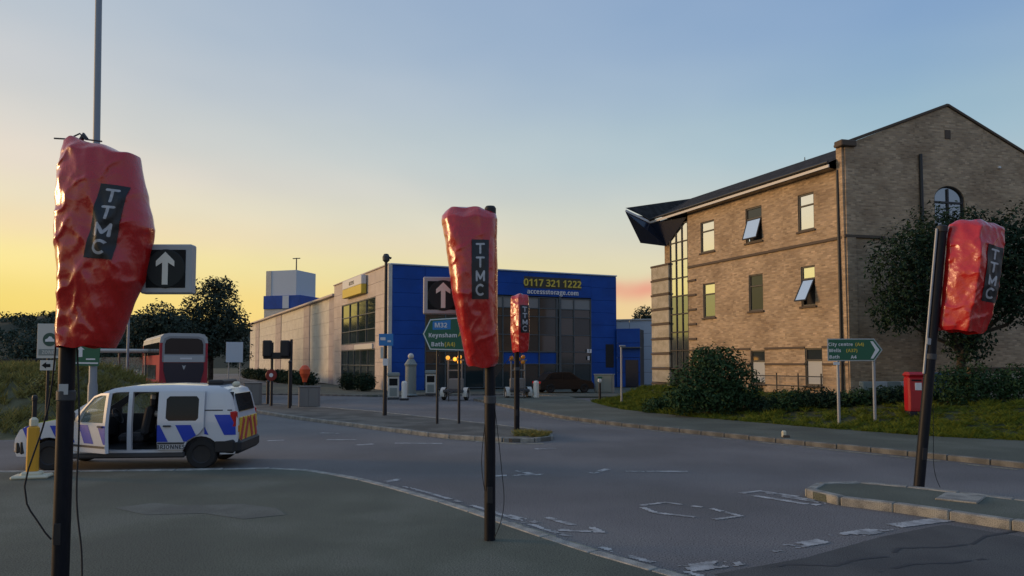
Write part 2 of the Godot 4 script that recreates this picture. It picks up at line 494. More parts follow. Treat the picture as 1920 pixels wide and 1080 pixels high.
func setup_view() -> void:
	var cam := Camera3D.new()
	cam.name = "camera"
	cam.near = 0.1
	cam.far = 3000.0
	cam.projection = Camera3D.PROJECTION_FRUSTUM
	cam.size = 0.1 * 1080.0 / 1400.0
	cam.frustum_offset = Vector2(0, 0.1 * 67.0 / 1400.0)
	add_child(cam)
	cam.position = Vector3(0, 2.2, 0)
	cam.rotation_degrees = Vector3(3.0, 0, 0)
	cam.current = true
	var we := WorldEnvironment.new()
	we.name = "world"
	var e := Environment.new()
	e.background_mode = Environment.BG_SKY
	e.sky = make_sky()
	e.tonemap_mode = Environment.TONE_MAPPER_LINEAR
	e.tonemap_exposure = 1.0
	e.sdfgi_enabled = true; e.ssao_enabled = true; e.ssil_enabled = true
	we.environment = e
	add_child(we)
	var sun := DirectionalLight3D.new()
	sun.name = "sun"
	add_child(sun)
	var az := deg_to_rad(-82.0); var el := deg_to_rad(8.0)
	var to := Vector3(sin(az) * cos(el), sin(el), -cos(az) * cos(el))
	sun.look_at_from_position(to * 50.0, Vector3.ZERO)
	sun.light_energy = 0.6
	sun.light_angular_distance = 14.0
	sun.light_color = Color(1.0, 0.8, 0.58)
	sun.shadow_enabled = true

# ---------------------------------------------------------------- the ground
const NEAR_KERB := [[-26.0, -14.5], [-14.0, -14.8], [-9.0, -14.95], [-6.4, -15.15], [-5.2, -15.4], [-4.5, -15.35], [-3.85, -14.95], [-2.54, -13.65], [-1.6, -12.4], [-0.9, -11.45], [0.14, -9.8], [0.86, -8.7], [1.6, -7.75], [2.3, -6.85], [4.2, -4.2]]
const RIGHT_KERB := [[-2.2, -44.0], [-0.9, -39.5], [0.2, -35.6], [1.16, -32.69], [2.09, -29.42], [3.58, -26.5], [5.64, -23.35], [7.35, -20.73], [9.36, -17.85], [10.71, -15.76], [12.6, -12.7], [15.0, -8.5]]
const GRASS_EDGE := [[4.3, -40.0], [4.6, -36.5], [4.99, -33.43], [6.97, -28.84], [10.11, -23.73], [11.96, -21.33], [13.73, -20.16], [17.0, -18.6], [24.0, -16.0]]
const MEDIAN := [[-14.6, -39.4], [-11.3, -33.2], [-8.5, -29.4], [-4.72, -25.1], [-2.1, -22.1], [0.0, -20.8], [0.7, -20.85], [1.1, -21.3], [1.15, -22.3], [0.5, -24.1], [-2.0, -27.4], [-6.2, -32.8], [-12.2, -38.6]]
const RIGHT_ISLAND := [[4.9, -12.4], [4.86, -12.15], [5.0, -11.85], [5.35, -11.48], [5.8, -11.1], [6.72, -9.92], [7.7, -8.6], [9.8, -5.6], [11.0, -6.4], [8.9, -9.9], [7.76, -11.44], [6.87, -12.45], [6.3, -13.0], [5.84, -13.2], [5.35, -13.05]]

# kerb stones laid end to end along a path; each stone is a part of the pavement it edges
func kerb(parent: Node3D, path: Array, closed: bool, top: float, length := 0.9, width := 0.15, m: Material = null) -> void:
	var pts := []
	for p in path: pts.append(Vector2(p[0], p[1]))
	if closed: pts.append(pts[0])
	var L := [0.0]
	for i in pts.size() - 1: L.append(L[i] + pts[i].distance_to(pts[i + 1]))
	var total: float = L[L.size() - 1]
	var count := int(total / length)
	var at := func(s: float) -> Vector2:
		for i in pts.size() - 1:
			if s <= L[i + 1]: return pts[i].lerp(pts[i + 1], (s - L[i]) / maxf(L[i + 1] - L[i], 1e-5))
		return pts[pts.size() - 1]
	for k in count:
		var a: Vector2 = at.call(total * k / count); var b: Vector2 = at.call(total * (k + 1) / count)
		var c := (a + b) * 0.5
		var d := b - a
		var bas := Basis(Vector3.UP, atan2(-d.y, d.x))
		var mb := MB.new()
		mb.box(Vector3.ZERO, Vector3(d.length() - 0.012, 0.26, width), Basis.IDENTITY, 0.018)
		var o := obj("kerb_stone", mb, m if m else M.kerb, parent)
		o.position = Vector3(c.x, top - 0.13 + rng.randf_range(0.002, 0.012), c.y)
		o.basis = bas * Basis(Vector3.RIGHT, rng.randf_range(-0.025, 0.025)) * Basis(Vector3.BACK, rng.randf_range(-0.006, 0.006))

# worn road paint: a polygon kept only where the paint has not flaked off
func worn(called: String, parent: Node, poly: PackedVector2Array, y: float, m: Material, keep := 0.0, cell := 0.035, seed_ := 1) -> void:
	var f := FastNoiseLite.new()
	f.seed = seed_; f.frequency = 1.5; f.fractal_octaves = 5; f.fractal_gain = 0.62
	var lo := poly[0]; var hi := poly[0]
	for p in poly:
		lo = lo.min(p); hi = hi.max(p)
	var mb := MB.new()
	var nx := int((hi.x - lo.x) / cell) + 1; var ny := int((hi.y - lo.y) / cell) + 1
	for i in nx:
		for j in ny:
			var c := lo + Vector2((i + 0.5) * cell, (j + 0.5) * cell)
			if f.get_noise_2d(c.x, c.y) < keep - 0.12: continue
			if not Geometry2D.is_point_in_polygon(c, poly): continue
			var q := PackedVector2Array()
			for k in [Vector2(-1, -1), Vector2(1, -1), Vector2(1, 1), Vector2(-1, 1)]:
				q.append(c + k * cell * 0.5)
			mb.sheet(q, y)
	if mb.v.size(): obj(called, mb, m, parent)

func strip(pts: Array, w: float) -> PackedVector2Array:
	var l := []; var r := []
	for i in pts.size():
		var p := Vector2(pts[i][0], pts[i][1])
		var a := Vector2(pts[maxi(i - 1, 0)][0], pts[maxi(i - 1, 0)][1]); var b := Vector2(pts[mini(i + 1, pts.size() - 1)][0], pts[mini(i + 1, pts.size() - 1)][1])
		var d := (b - a).normalized()
		var o := Vector2(-d.y, d.x) * w * 0.5
		l.append(p + o); r.push_front(p - o)
	return PackedVector2Array(l + r)

# the verge: from the back of the right pavement up to the brick building
func verge_at(s: float, t: float) -> Vector3:
	var k := clampf(s, 0.0, 0.9999) * (GRASS_EDGE.size() - 1)
	var i := int(k)
	var a := Vector2(GRASS_EDGE[i][0], GRASS_EDGE[i][1]); var b := Vector2(GRASS_EDGE[i + 1][0], GRASS_EDGE[i + 1][1])
	var p := a.lerp(b, k - i) + Vector2(0.74, -0.67) * t * 13.0
	return Vector3(p.x, verge_y(p.x, p.y, t), p.y)

func verge_y(x: float, z: float, t: float) -> float:
	var r := clampf(t * 13.0 / 5.6, 0.0, 1.0)
	return 0.1 + 0.74 * r * r * (3.0 - 2.0 * r) + 0.05 * noise.get_noise_2d(x * 3.0, z * 3.0) * minf(1.0, t * 10.0)

func verge_height(x: float, z: float) -> float:
	# height of the verge at a place, from the nearest point of its front edge
	var p := Vector2(x, z)
	var dir := Vector2(0.74, -0.67)
	for i in GRASS_EDGE.size() - 1:
		var a := Vector2(GRASS_EDGE[i][0], GRASS_EDGE[i][1]); var b := Vector2(GRASS_EDGE[i + 1][0], GRASS_EDGE[i + 1][1])
		var e := b - a
		var det := e.x * -dir.y + e.y * dir.x
		var q := p - a
		var u := (q.x * -dir.y + q.y * dir.x) / det
		var t := -(e.x * q.y - e.y * q.x) / det
		if u >= -0.0001 and u <= 1.0001 and t >= 0.0: return verge_y(x, z, t / 13.0)
	return 0.1

func build_ground() -> void:
	var g := MB.new()
	var big := pv([[-1500, 60], [1500, 60], [1500, -1600], [-1500, -1600]])
	g.sheet(big, -0.012)
	struct("ground", g, M.far_ground)
	var r := MB.new()
	r.sheet(pv([[-48, 14], [34, 14], [34, -78], [-18, -78], [-40, -150], [-78, -150], [-48, -60]]), 0.0)
	var road := struct("road", r, M.road)
	# near footway
	var nf := NEAR_KERB.duplicate()
	nf.append([4.2, 6.0]); nf.append([-26.0, 6.0])
	var p := MB.new()
	p.prism(pv(nf), -0.01, 0.05)
	var near_walk := struct("near_pavement", p, M.footway)
	kerb(near_walk, NEAR_KERB, false, 0.055, 0.9, 0.17, M.kerb_pale)
	# inspection cover and old reinstatements in the near footway
	p = MB.new(); p.sheet(pv([[-5.9, -11.2], [-5.2, -10.7], [-4.4, -10.8], [-3.7, -10.4], [-3.2, -10.7], [-3.5, -11.2], [-4.1, -11.5], [-5.0, -11.4], [-5.5, -11.6]]), 0.054)
	obj("asphalt_patch", p, M.footway_patch, near_walk)
	# far forecourt pavement before the blue building
	p = MB.new()
	p.prism(pv([[-24.0, -52.5], [-14.0, -51.0], [-9.0, -48.6], [-3.0, -50.5], [0.5, -51.5], [3.5, -47.0], [20.0, -47.0], [20.0, -75.0], [-24.0, -75.0]]), -0.01, 0.1)
	var fore := struct("forecourt", p, M.footway)
	kerb(fore, [[-24.0, -52.5], [-14.0, -51.0], [-9.0, -48.6], [-3.0, -50.5], [0.5, -51.5], [3.5, -47.0]], false, 0.1, 1.2, 0.15, M.kerb_old)
	# right pavement
	var rp := RIGHT_KERB.duplicate()
	var ge := GRASS_EDGE.duplicate()
	ge.reverse()
	var poly := rp + [[24.0, -8.5]] + ge + [[3.5, -47.0], [-1.5, -47.5]]
	p = MB.new(); p.prism(pv(poly), -0.01, 0.12)
	var right_walk := struct("right_pavement", p, M.footway)
	kerb(right_walk, RIGHT_KERB, false, 0.12, 0.9, 0.15, M.kerb_old)
	# median island
	p = MB.new(); p.prism(pv(MEDIAN), -0.01, 0.11)
	var med := struct("median_island", p, M.island)
	kerb(med, MEDIAN, true, 0.115)
	p = MB.new(); p.prism(pv(RIGHT_ISLAND), -0.01, 0.12)
	var ri := struct("right_island", p, M.footway)
	kerb(ri, RIGHT_ISLAND, true, 0.125, 0.75, 0.17)
	p = MB.new(); p.box(Vector3(6.9, 0.13, -11.6), Vector3(0.75, 0.03, 0.55), Basis(Vector3.UP, 0.85), 0.008)
	obj("cover_plate", p, M.kerb, ri)
	# repairs in the carriageway
	var d := MB.new()
	d.sheet(pv([[2.1, -7.9], [3.3, -8.55], [4.7, -9.6], [5.9, -10.3], [7.2, -8.6], [5.2, -5.6], [3.4, -6.2]]), 0.003)
	obj("asphalt_patch", d, M.patch, road)
	worn("tar_seam", road, strip([[2.7, -8.1], [3.0, -8.28], [3.5, -8.22], [3.9, -8.5], [4.3, -8.62], [4.6, -9.0], [5.1, -9.02], [5.6, -9.2], [6.0, -9.6], [6.6, -9.9]], 0.05), 0.006, M.tar, -0.08, 0.025, 19)
	worn("tar_seam", road, strip([[2.3, -7.3], [2.7, -7.5], [3.4, -7.55], [3.8, -7.95], [4.4, -8.3], [4.8, -8.32], [5.3, -8.5]], 0.045), 0.006, M.tar, -0.08, 0.025, 19)
	# paint
	worn("edge_line", road, strip([[-3.55, -14.85], [-2.3, -13.6], [-1.35, -12.35], [-0.62, -11.35], [0.42, -9.72], [1.14, -8.62], [1.9, -7.65], [2.9, -6.3]], 0.1), 0.007, M.yellow_paint, -0.02, 0.03, 3)
	worn("edge_line", road, strip([[-2.0, -13.55], [-1.08, -12.3], [-0.38, -11.3], [0.66, -9.66], [1.38, -8.56], [2.12, -7.6]], 0.09), 0.007, M.paint, 0.08, 0.03, 4)
	worn("edge_line", road, strip([[-9.6, -32.0], [-6.6, -27.8], [-4.3, -25.0], [-1.8, -21.75], [0.1, -20.4], [0.85, -20.5]], 0.22), 0.007, M.yellow_paint, -0.1, 0.05, 5)
	worn("edge_line", road, strip([[-1.4, -43.0], [-0.25, -37.5], [0.85, -32.5], [1.8, -29.3], [3.25, -26.3], [5.35, -23.1], [7.1, -20.4], [9.1, -17.5], [10.4, -15.5]], 0.12), 0.007, M.yellow_paint, 0.02, 0.05, 6)
	worn("stop_line", road, strip([[1.85, -8.1], [2.5, -8.38]], 0.26), 0.008, M.paint, 0.0, 0.03, 7)
	worn("stop_line", road, strip([[3.0, -8.88], [3.85, -9.35]], 0.2), 0.008, M.paint, 0.12, 0.03, 8)
	worn("stop_line", road, strip([[4.1, -9.55], [5.0, -10.05]], 0.26), 0.008, M.paint, 0.16, 0.03, 9)
	worn("stop_line", road, strip([[5.15, -10.2], [6.05, -10.6], [6.5, -10.75]], 0.24), 0.008, M.paint, -0.35, 0.03, 10)
	# the two worn lane boxes
	for q in [[[1.98, -11.64], [2.42, -11.9], [2.9, -11.5]], [[3.0, -11.4], [3.28, -10.85], [2.84, -10.62]], [[2.6, -10.78], [2.11, -11.08], [1.98, -11.5]]]:
		worn("lane_marking", road, strip(q, 0.1), 0.007, M.paint, -0.12, 0.03, 12)
	for q in [[[3.85, -12.72], [4.25, -12.95], [4.7, -12.4]], [[4.3, -12.75], [5.0, -11.85], [4.65, -11.68]], [[4.6, -11.75], [4.0, -12.5]], [[4.45, -12.45], [4.85, -11.9]]]:
		worn("lane_marking", road, strip(q, 0.13), 0.007, M.paint, -0.16, 0.03, 13)
	for q in [[[0.5, -10.75], [0.82, -10.25]], [[0.62, -9.95], [1.1, -9.85]], [[1.02, -10.2], [1.2, -9.7]], [[-0.05, -10.9], [0.35, -10.4]]]:
		worn("lane_marking", road, strip(q, 0.11), 0.007, M.paint, 0.0, 0.03, 14)
	for q in [[[1.58, -15.0], [1.99, -15.6]], [[2.3, -15.25], [3.55, -15.25]], [[-0.4, -14.65], [0.65, -14.85]], [[0.1, -15.4], [0.45, -14.8]], [[-2.35, -13.9], [-2.0, -14.4]]]:
		worn("lane_marking", road, strip(q, 0.16), 0.007, M.paint, 0.05, 0.035, 15)
	for q in [[[-5.3, -21.5], [-4.4, -21.5]], [[-4.15, -20.1], [-3.75, -20.4]], [[-6.9, -21.2], [-6.5, -21.4]], [[-3.2, -20.6], [-1.9, -20.5]], [[-6.0, -23.6], [-5.4, -23.4]], [[0.6, -19.2], [1.1, -19.3]], [[-1.0, -20.9], [-0.4, -21.0]]]:
		worn("lane_marking", road, strip(q, 0.2), 0.007, M.paint, -0.05, 0.05, 16)
	worn("lane_marking", road, strip([[-13.5, -37.0], [-10.5, -33.6]], 0.5), 0.007, M.kerb, -0.1, 0.08, 17)
	for q in [[[-16.0, -60.0], [-26.0, -80.0]], [[-30.0, -88.0], [-40.0, -110.0]]]:
		worn("lane_marking", road, strip(q, 0.3), 0.007, M.paint, -0.1, 0.12, 18)
	# verge
	var rows := []; var uvs := []
	for i in 25:
		var row := []; var ur := []
		for j in 17:
			var q := verge_at(i / 24.0, j / 16.0)
			if j == 0: q.y = 0.105
			row.append(q); ur.append(Vector2(q.x, q.z))
		rows.append(row); uvs.append(ur)
	var vm := MB.new(); vm.surf(rows, false, 1.0, uvs)
	if vm.n[0].y < 0:
		vm = MB.new(); vm.surf(rows, false, -1.0, uvs)
	struct("verge", vm, M.soil)
	# grass on the verge
	var tuft := MB.new()
	tuft.tinted = true
	var tr := RandomNumberGenerator.new(); tr.seed = 77
	for k in 26:
		var a := tr.randf() * TAU
		var rr := tr.randf() * 0.16
		var o := Vector3(cos(a) * rr, 0, sin(a) * rr)
		var hh := tr.randf_range(0.12, 0.36)
		var lean := Vector3(tr.randf_range(-0.12, 0.12), hh, tr.randf_range(-0.12, 0.12))
		var sd := Vector3(cos(a + 1.3), 0, sin(a + 1.3)) * 0.009
		var s := tr.randf_range(0.6, 1.3)
		tuft.tint = Color(s * 1.05, s, s * 0.8)
		tuft.tri(o - sd, o + sd, o + lean * 0.55 + sd * 0.6, Vector3.UP + Vector3(cos(a), 0, sin(a)))
		tuft.tri(o - sd, o + lean * 0.55 + sd * 0.6, o + lean * Vector3(1.5, 1, 1.5), Vector3.UP + Vector3(cos(a), 0, sin(a)))
	var places := []
	for k in 3600:
		var s := tr.randf(); var t := pow(tr.randf(), 1.5) * 0.45
		var q := verge_at(s, t + 0.004)
		var wild := clampf(noise.get_noise_2d(q.x * 5.0, q.z * 5.0) * 1.2 + 0.75, 0.35, 1.4)
		places.append(Transform3D(Basis(Vector3.UP, tr.randf() * TAU).scaled(Vector3(1.1, wild * tr.randf_range(0.35, 0.8), 1.1)), q))
	var mm := MultiMesh.new()
	mm.transform_format = MultiMesh.TRANSFORM_3D
	mm.mesh = tuft.mesh()
	mm.mesh.surface_set_material(0, M.grass)
	mm.instance_count = places.size()
	for k in places.size(): mm.set_instance_transform(k, places[k])
	var gi := MultiMeshInstance3D.new()
	gi.name = "grass"
	gi.multimesh = mm
	add_child(gi)
	tag(gi, "rough green grass along the verge behind the right pavement", "grass")
	gi.set_meta("kind", "stuff")
	# weeds on the nose of the median island
	places = []
	for k in 60:
		var q := Vector3(tr.randf_range(0.15, 1.0), 0.11, tr.randf_range(-22.4, -21.2))
		places.append(Transform3D(Basis(Vector3.UP, tr.randf() * TAU).scaled(Vector3(1.0, tr.randf_range(0.3, 0.6), 1.0)), q))
	mm = MultiMesh.new(); mm.transform_format = MultiMesh.TRANSFORM_3D; mm.mesh = tuft.mesh(); mm.mesh.surface_set_material(0, M.leaf_dry)
	mm.instance_count = places.size()
	for k in places.size(): mm.set_instance_transform(k, places[k])
	gi = MultiMeshInstance3D.new(); gi.name = "weeds"; gi.multimesh = mm; add_child(gi)
	tag(gi, "low weeds on the rounded nose of the median island", "weeds"); gi.set_meta("kind", "stuff")
	# left bank
	rows = []; uvs = []
	for i in 33:
		var row := []; var ur := []
		for j in 25:
			var x := lerpf(-27.0, -12.2, i / 32.0); var z := lerpf(-20.8, -34.0, j / 24.0)
			row.append(Vector3(x, bank_y(x, z), z)); ur.append(Vector2(x, z))
		rows.append(row); uvs.append(ur)
	vm = MB.new(); vm.surf(rows, false, 1.0, uvs)
	if vm.n[0].y < 0:
		vm = MB.new(); vm.surf(rows, false, -1.0, uvs)
	struct("grass_bank", vm, M.bank)
	places = []
	for k in 1500:
		var x := tr.randf_range(-26.5, -12.6); var z := tr.randf_range(-32.0, -21.0)
		var y := bank_y(x, z)
		if y < 0.12: continue
		places.append(Transform3D(Basis(Vector3.UP, tr.randf() * TAU).scaled(Vector3(1.5, tr.randf_range(0.7, 1.5), 1.5)), Vector3(x, y - 0.02, z)))
	mm = MultiMesh.new(); mm.transform_format = MultiMesh.TRANSFORM_3D; mm.mesh = tuft.mesh(); mm.mesh.surface_set_material(0, M.leaf_dry)
	mm.instance_count = places.size()
	for k in places.size(): mm.set_instance_transform(k, places[k])
	gi = MultiMeshInstance3D.new(); gi.name = "dry_grass"; gi.multimesh = mm; add_child(gi)
	tag(gi, "dry yellow-green grass covering the bank behind the van", "grass"); gi.set_meta("kind", "stuff")
	# far hill
	rows = []
	for i in 61:
		var row := []
		for j in 13:
			var x := lerpf(-640.0, 60.0, i / 60.0); var t := j / 12.0
			var top := 30.0 * smoothstep(60.0, -260.0, x) * (1.0 + 0.12 * noise.get_noise_2d(x * 0.6, 3.0))
			row.append(Vector3(x, -1.0 + top * sin(t * PI) + (0.0 if j == 0 or j == 12 else 2.2 * noise.get_noise_2d(x * 4.0, t * 90.0)), lerpf(-300.0, -620.0, t)))
		rows.append(row)
	vm = MB.new(); vm.surf(rows, false, -1.0)
	struct("hill", vm, M.hill)

func bank_y(x: float, z: float) -> float:
	var fx := smoothstep(-12.6, -15.6, x)
	var fz := smoothstep(-21.0, -26.5, z) * (1.0 - 0.6 * smoothstep(-28.0, -34.0, z))
	return -0.03 + 1.95 * fx * fz + 0.12 * noise.get_noise_2d(x * 6.0, z * 6.0) * fx * fz

# ---------------------------------------------------------------- covered traffic signals
func ttmc_texture() -> ImageTexture:
	var w := 128; var h := 448
	var im := Image.create(w, h, false, Image.FORMAT_RGBA8)
	var f := FastNoiseLite.new(); f.seed = 9; f.frequency = 0.03; f.fractal_octaves = 4
	var seg := func(p: Vector2, a: Vector2, b: Vector2) -> float:
		var t := clampf((p - a).dot(b - a) / (b - a).length_squared(), 0.0, 1.0)
		return p.distance_to(a + (b - a) * t)
	for y in h:
		for x in w:
			var p := Vector2(x + 0.5, y + 0.5)
			var k := int(clampf((y - 16.0) / 104.0, 0.0, 3.0))
			var q := p - Vector2(w * 0.5, 16.0 + 104.0 * k + 52.0)
			var d := 99.0
			if k < 2:
				d = minf(seg.call(q, Vector2(-27, -34), Vector2(27, -34)), seg.call(q, Vector2(0, -34), Vector2(0, 35)))
			elif k == 2:
				d = minf(minf(seg.call(q, Vector2(-28, 34), Vector2(-28, -34)), seg.call(q, Vector2(28, 34), Vector2(28, -34))), minf(seg.call(q, Vector2(-28, -34), Vector2(0, 20)), seg.call(q, Vector2(28, -34), Vector2(0, 20))))
			else:
				var e := Vector2(q.x / 30.0, q.y / 36.0)
				var ang := atan2(e.y, e.x)
				d = absf(e.length() - 1.0) * 32.0
				if absf(ang) < 0.72: d = 99.0
			var n := f.get_noise_2d(x, y)
			var c := Color(0.085, 0.095, 0.105).lerp(Color(0.12, 0.125, 0.135), 0.5 + n)
			c = c.lerp(Color(0.74, 0.74, 0.75), clampf((8.6 - d) * 0.5, 0.0, 1.0) * (0.92 + 0.16 * n))
			im.set_pixel(x, y, c)
	return ImageTexture.create_from_image(im)

# a vinyl hood as rows of [height, left, right]; ridge < -1 gives a rounded front, else the front is folded along a ridge
class Hood:
	var rows: Array
	var zf := 0.3
	var zb := 0.14
	var ridge := -2.0
	var amp := 0.03
	var f := FastNoiseLite.new()
	var g := FastNoiseLite.new()
	var cr := FastNoiseLite.new()
	func setup(r: Array, zfront: float, zback: float, rd: float, seed_: int, a := 0.03) -> void:
		rows = r; zf = zfront; zb = zback; ridge = rd; amp = a
		f.seed = seed_; f.frequency = 1.0; f.fractal_octaves = 2; f.noise_type = FastNoiseLite.TYPE_SIMPLEX_SMOOTH
		cr.seed = seed_ + 9; cr.frequency = 1.0; cr.noise_type = FastNoiseLite.TYPE_CELLULAR; cr.cellular_return_type = FastNoiseLite.RETURN_DISTANCE; cr.cellular_jitter = 1.0; cr.fractal_type = FastNoiseLite.FRACTAL_NONE
		g.seed = seed_ + 5; g.frequency = 1.0; g.fractal_octaves = 3; g.noise_type = FastNoiseLite.TYPE_SIMPLEX_SMOOTH
	func span(y: float) -> Vector2:
		for i in rows.size() - 1:
			if y <= rows[i + 1][0]:
				var t: float = clampf((y - rows[i][0]) / (rows[i + 1][0] - rows[i][0]), 0.0, 1.0)
				return Vector2(lerpf(rows[i][1], rows[i + 1][1], t), lerpf(rows[i][2], rows[i + 1][2], t))
		var l: Array = rows[rows.size() - 1]
		return Vector2(l[1], l[2])
	func shape(u: float, back: bool) -> float:
		var edge := pow(maxf(0.0, 1.0 - pow(absf(u), 5.0)), 0.5)
		if back: return -edge * zb
		if ridge < -1.0: return edge * zf * (1.0 - 0.12 * u * u)
		var z := lerpf(0.1, 1.0, (u + 1.0) / (ridge + 1.0)) if u < ridge else lerpf(1.0, 0.5, (u - ridge) / (1.0 - ridge))
		return z * zf * minf(1.0, edge * 2.0)
	func crease(p: Vector3) -> float:
		# long taut drags running down the hood, a few diagonal folds, faint crumple
		var a := 1.0 - absf(f.get_noise_3d(p.x * 1.7 + p.y * 0.35, p.y * 0.3 - p.x * 0.2, p.z * 0.8)) * 3.0
		var b := 1.0 - absf(g.get_noise_3d(p.x * 1.6 - p.y * 0.9, p.y * 0.9 + p.x * 0.7, p.z * 0.6 + 7.0)) * 4.5
		var c := f.get_noise_3d(p.x * 3.4 + p.y * 1.3 + 31.0, p.y * 1.5, p.z * 1.5)
		var w := c * 0.25
		var k1 := cr.get_noise_3d(p.x * 3.2 - p.y * 0.9 + w, p.y * 1.9 + p.x * 0.8 - w, p.z * 1.2) + 1.0
		var k2 := cr.get_noise_3d(p.x * 7.0 + p.y * 1.6 + 40.0, p.y * 4.6 - p.x * 1.4, p.z * 3.0 + w) + 1.0
		return maxf(a, 0.0) * 0.4 + pow(maxf(b, 0.0), 1.5) * 0.35 + c * 0.15 + k1 * 1.15 + k2 * 0.42
	func at(u: float, y: float, back: bool) -> Vector3:
		var s := span(y)
		var top: float = rows[rows.size() - 1][0]; var bot: float = rows[0][0]
		var k := (y - bot) / (top - bot)
		var dep := 0.75 + 0.35 * sin(clampf(k, 0.0, 1.0) * PI)
		if k > 0.93: dep *= lerpf(1.0, 0.5, (k - 0.93) / 0.07)
		var x := lerpf(s.x, s.y, (u + 1.0) * 0.5)
		var z := shape(u, back) * dep
		var p := Vector3(x, y, z)
		var d := (crease(p) - 0.75) * amp
		p.z += d * (-0.6 if back else 1.0)
		p.x += signf(u) * pow(absf(u), 4.0) * d * 0.35
		p.y += 0.012 * sin(x * 23.0 + y * 3.0) * (1.0 if k > 0.9 or k < 0.06 else 0.0)
		return p

func signal_hood(parent: Node3D, hd: Hood, lab: Array) -> MeshInstance3D:
	var rows := []
	var bot: float = hd.rows[0][0]; var top: float = hd.rows[hd.rows.size() - 1][0]
	var NR := 150; var NC := 64
	for i in NR + 1:
		var y := lerpf(bot, top, float(i) / NR)
		var row := []
		for j in NC + 1:
			row.append(hd.at(-cos(PI * j / NC), y, false))
		for j in range(1, NC):
			row.append(hd.at(cos(PI * j / NC), y, true))
		row.append(row[0])
		rows.append(row)
	var mb := MB.new()
	var uvs := []
	for i in NR + 1:
		var l := []
		for j in rows[0].size(): l.append(Vector2(j * 0.022, i * 0.013))
		uvs.append(l)
	mb.surf(rows, true, 1.0, uvs)
	# close the top
	var c := Vector3.ZERO
	var tr: Array = rows[NR]
	for p in tr: c += p
	c /= tr.size()
	c.y += 0.02
	for j in tr.size() - 1: mb.tri(tr[j], tr[j + 1], c, Vector3.UP)
	# normals must point away from the axis
	var mid: Vector3 = rows[NR / 2][NC / 2]
	var idx := 0
	var best := 1e9
	for i in mb.v.size():
		var dd := mb.v[i].distance_squared_to(mid)
		if dd < best:
			best = dd; idx = i
	if mb.n[idx].z < 0.0:
		mb = MB.new(); mb.surf(rows, true, -1.0, uvs)
		for j in tr.size() - 1: mb.tri(tr[j], tr[j + 1], c, Vector3.UP)
	var o := obj("vinyl_hood", mb, M.vinyl, parent)
	# the TTMC label: corners given as [x, y] top left, top right, bottom right, bottom left
	var lr := []; var lu := []
	for i in 25:
		var row := []; var ur := []
		for j in 13:
			var a := i / 24.0; var b := j / 12.0
			var t := Vector2(lab[0][0], lab[0][1]).lerp(Vector2(lab[1][0], lab[1][1]), b)
			var bt := Vector2(lab[3][0], lab[3][1]).lerp(Vector2(lab[2][0], lab[2][1]), b)
			var q := t.lerp(bt, a)
			var s := hd.span(q.y)
			var u := clampf((q.x - s.x) / (s.y - s.x) * 2.0 - 1.0, -0.995, 0.995)
			var p := hd.at(u, q.y, false)
			row.append(p + Vector3(0.002 * signf(u), 0, 0.012)); ur.append(Vector2(b, a))
		lr.append(row); lu.append(ur)
	mb = MB.new(); mb.surf(lr, false, -1.0, lu)
	if mb.n[0].z < 0:
		mb = MB.new(); mb.surf(lr, false, 1.0, lu)
	var lo := obj("hood_label", mb, M.ttmc, o)
	lo.set_meta("label", "black label reading TTMC in white letters")
	return o

func arrow_sign(parent: Node3D, cen: Vector3, w: float, h: float, turn: float) -> Node3D:
	var s := node("arrow_sign", parent, cen)
	s.rotation.y = turn
	bx("sign_case", s, M.frame_grey, Vector3(0, 0, -0.05), Vector3(w, h, 0.12), 0.012)
	var k := 0.055
	bx("sign_face", s, M.sign_black, Vector3(0, 0, 0.012), Vector3(w - 2 * k, h - 2 * k, 0.012), 0.004)
	var d := MB.new()
	d.lathe([Vector2(0, 0.006), Vector2(w * 0.37, 0.006), Vector2(w * 0.385, 0.0)], Transform3D(Basis(Vector3.RIGHT, PI / 2), Vector3(0, 0, 0.018)), 40)
	obj("sign_dial", d, M.sign_dial, s)
	var a := MB.new()
	a.extrude(pv([[-0.028, -0.16], [0.028, -0.16], [0.028, 0.06], [0.09, 0.02], [0.09, 0.075], [0.0, 0.165], [-0.09, 0.075], [-0.09, 0.02], [-0.028, 0.06]]), Transform3D(Basis.IDENTITY.scaled(Vector3(w / 0.5, w / 0.5, 1)), Vector3(0, 0, 0.026)), 0, 0.006)
	obj("arrow", a, M.arrow, s)
	tb("bracket", s, M.black_metal, [Vector3(-w * 0.5 - 0.12, 0, -0.08), Vector3(-w * 0.3, 0, -0.08)] if cen.x > 0 else [Vector3(w * 0.3, 0, -0.08), Vector3(w * 0.5 + 0.3, 0, -0.08)], [0.02], 8)
	return s

func signal_pole(parent: Node3D, top: float, r: float, collar: float) -> void:
	var b := MB.new()
	b.tube([Vector3(0, -0.05, 0), Vector3(0, collar - 0.02, 0), Vector3(0, collar, 0), Vector3(0, top, 0)], [r, r, r * 0.97, r * 0.93], 20)
	obj("pole", b, M.pole_paint, parent)
	b = MB.new()
	b.lathe([Vector2(r * 1.04, collar - 0.05), Vector2(r * 1.12, collar - 0.04), Vector2(r * 1.12, collar + 0.04), Vector2(r * 1.0, collar + 0.05)], Transform3D.IDENTITY, 20)
	obj("collar", b, M.dark_grey, parent)
	b = MB.new()
	b.lathe([Vector2(0.0, top + 0.03), Vector2(r * 0.8, top + 0.025), Vector2(r * 1.05, top), Vector2(r * 1.05, top - 0.09), Vector2(r * 0.95, top - 0.1)], Transform3D.IDENTITY, 20)
	obj("pole_cap", b, M.black_plastic, parent)
	b = MB.new()
	b.box(Vector3(0, 0.55, r * 0.96), Vector3(0.07, 0.2, 0.012), Basis.IDENTITY, 0.004)
	obj("access_door", b, M.black_metal, parent)

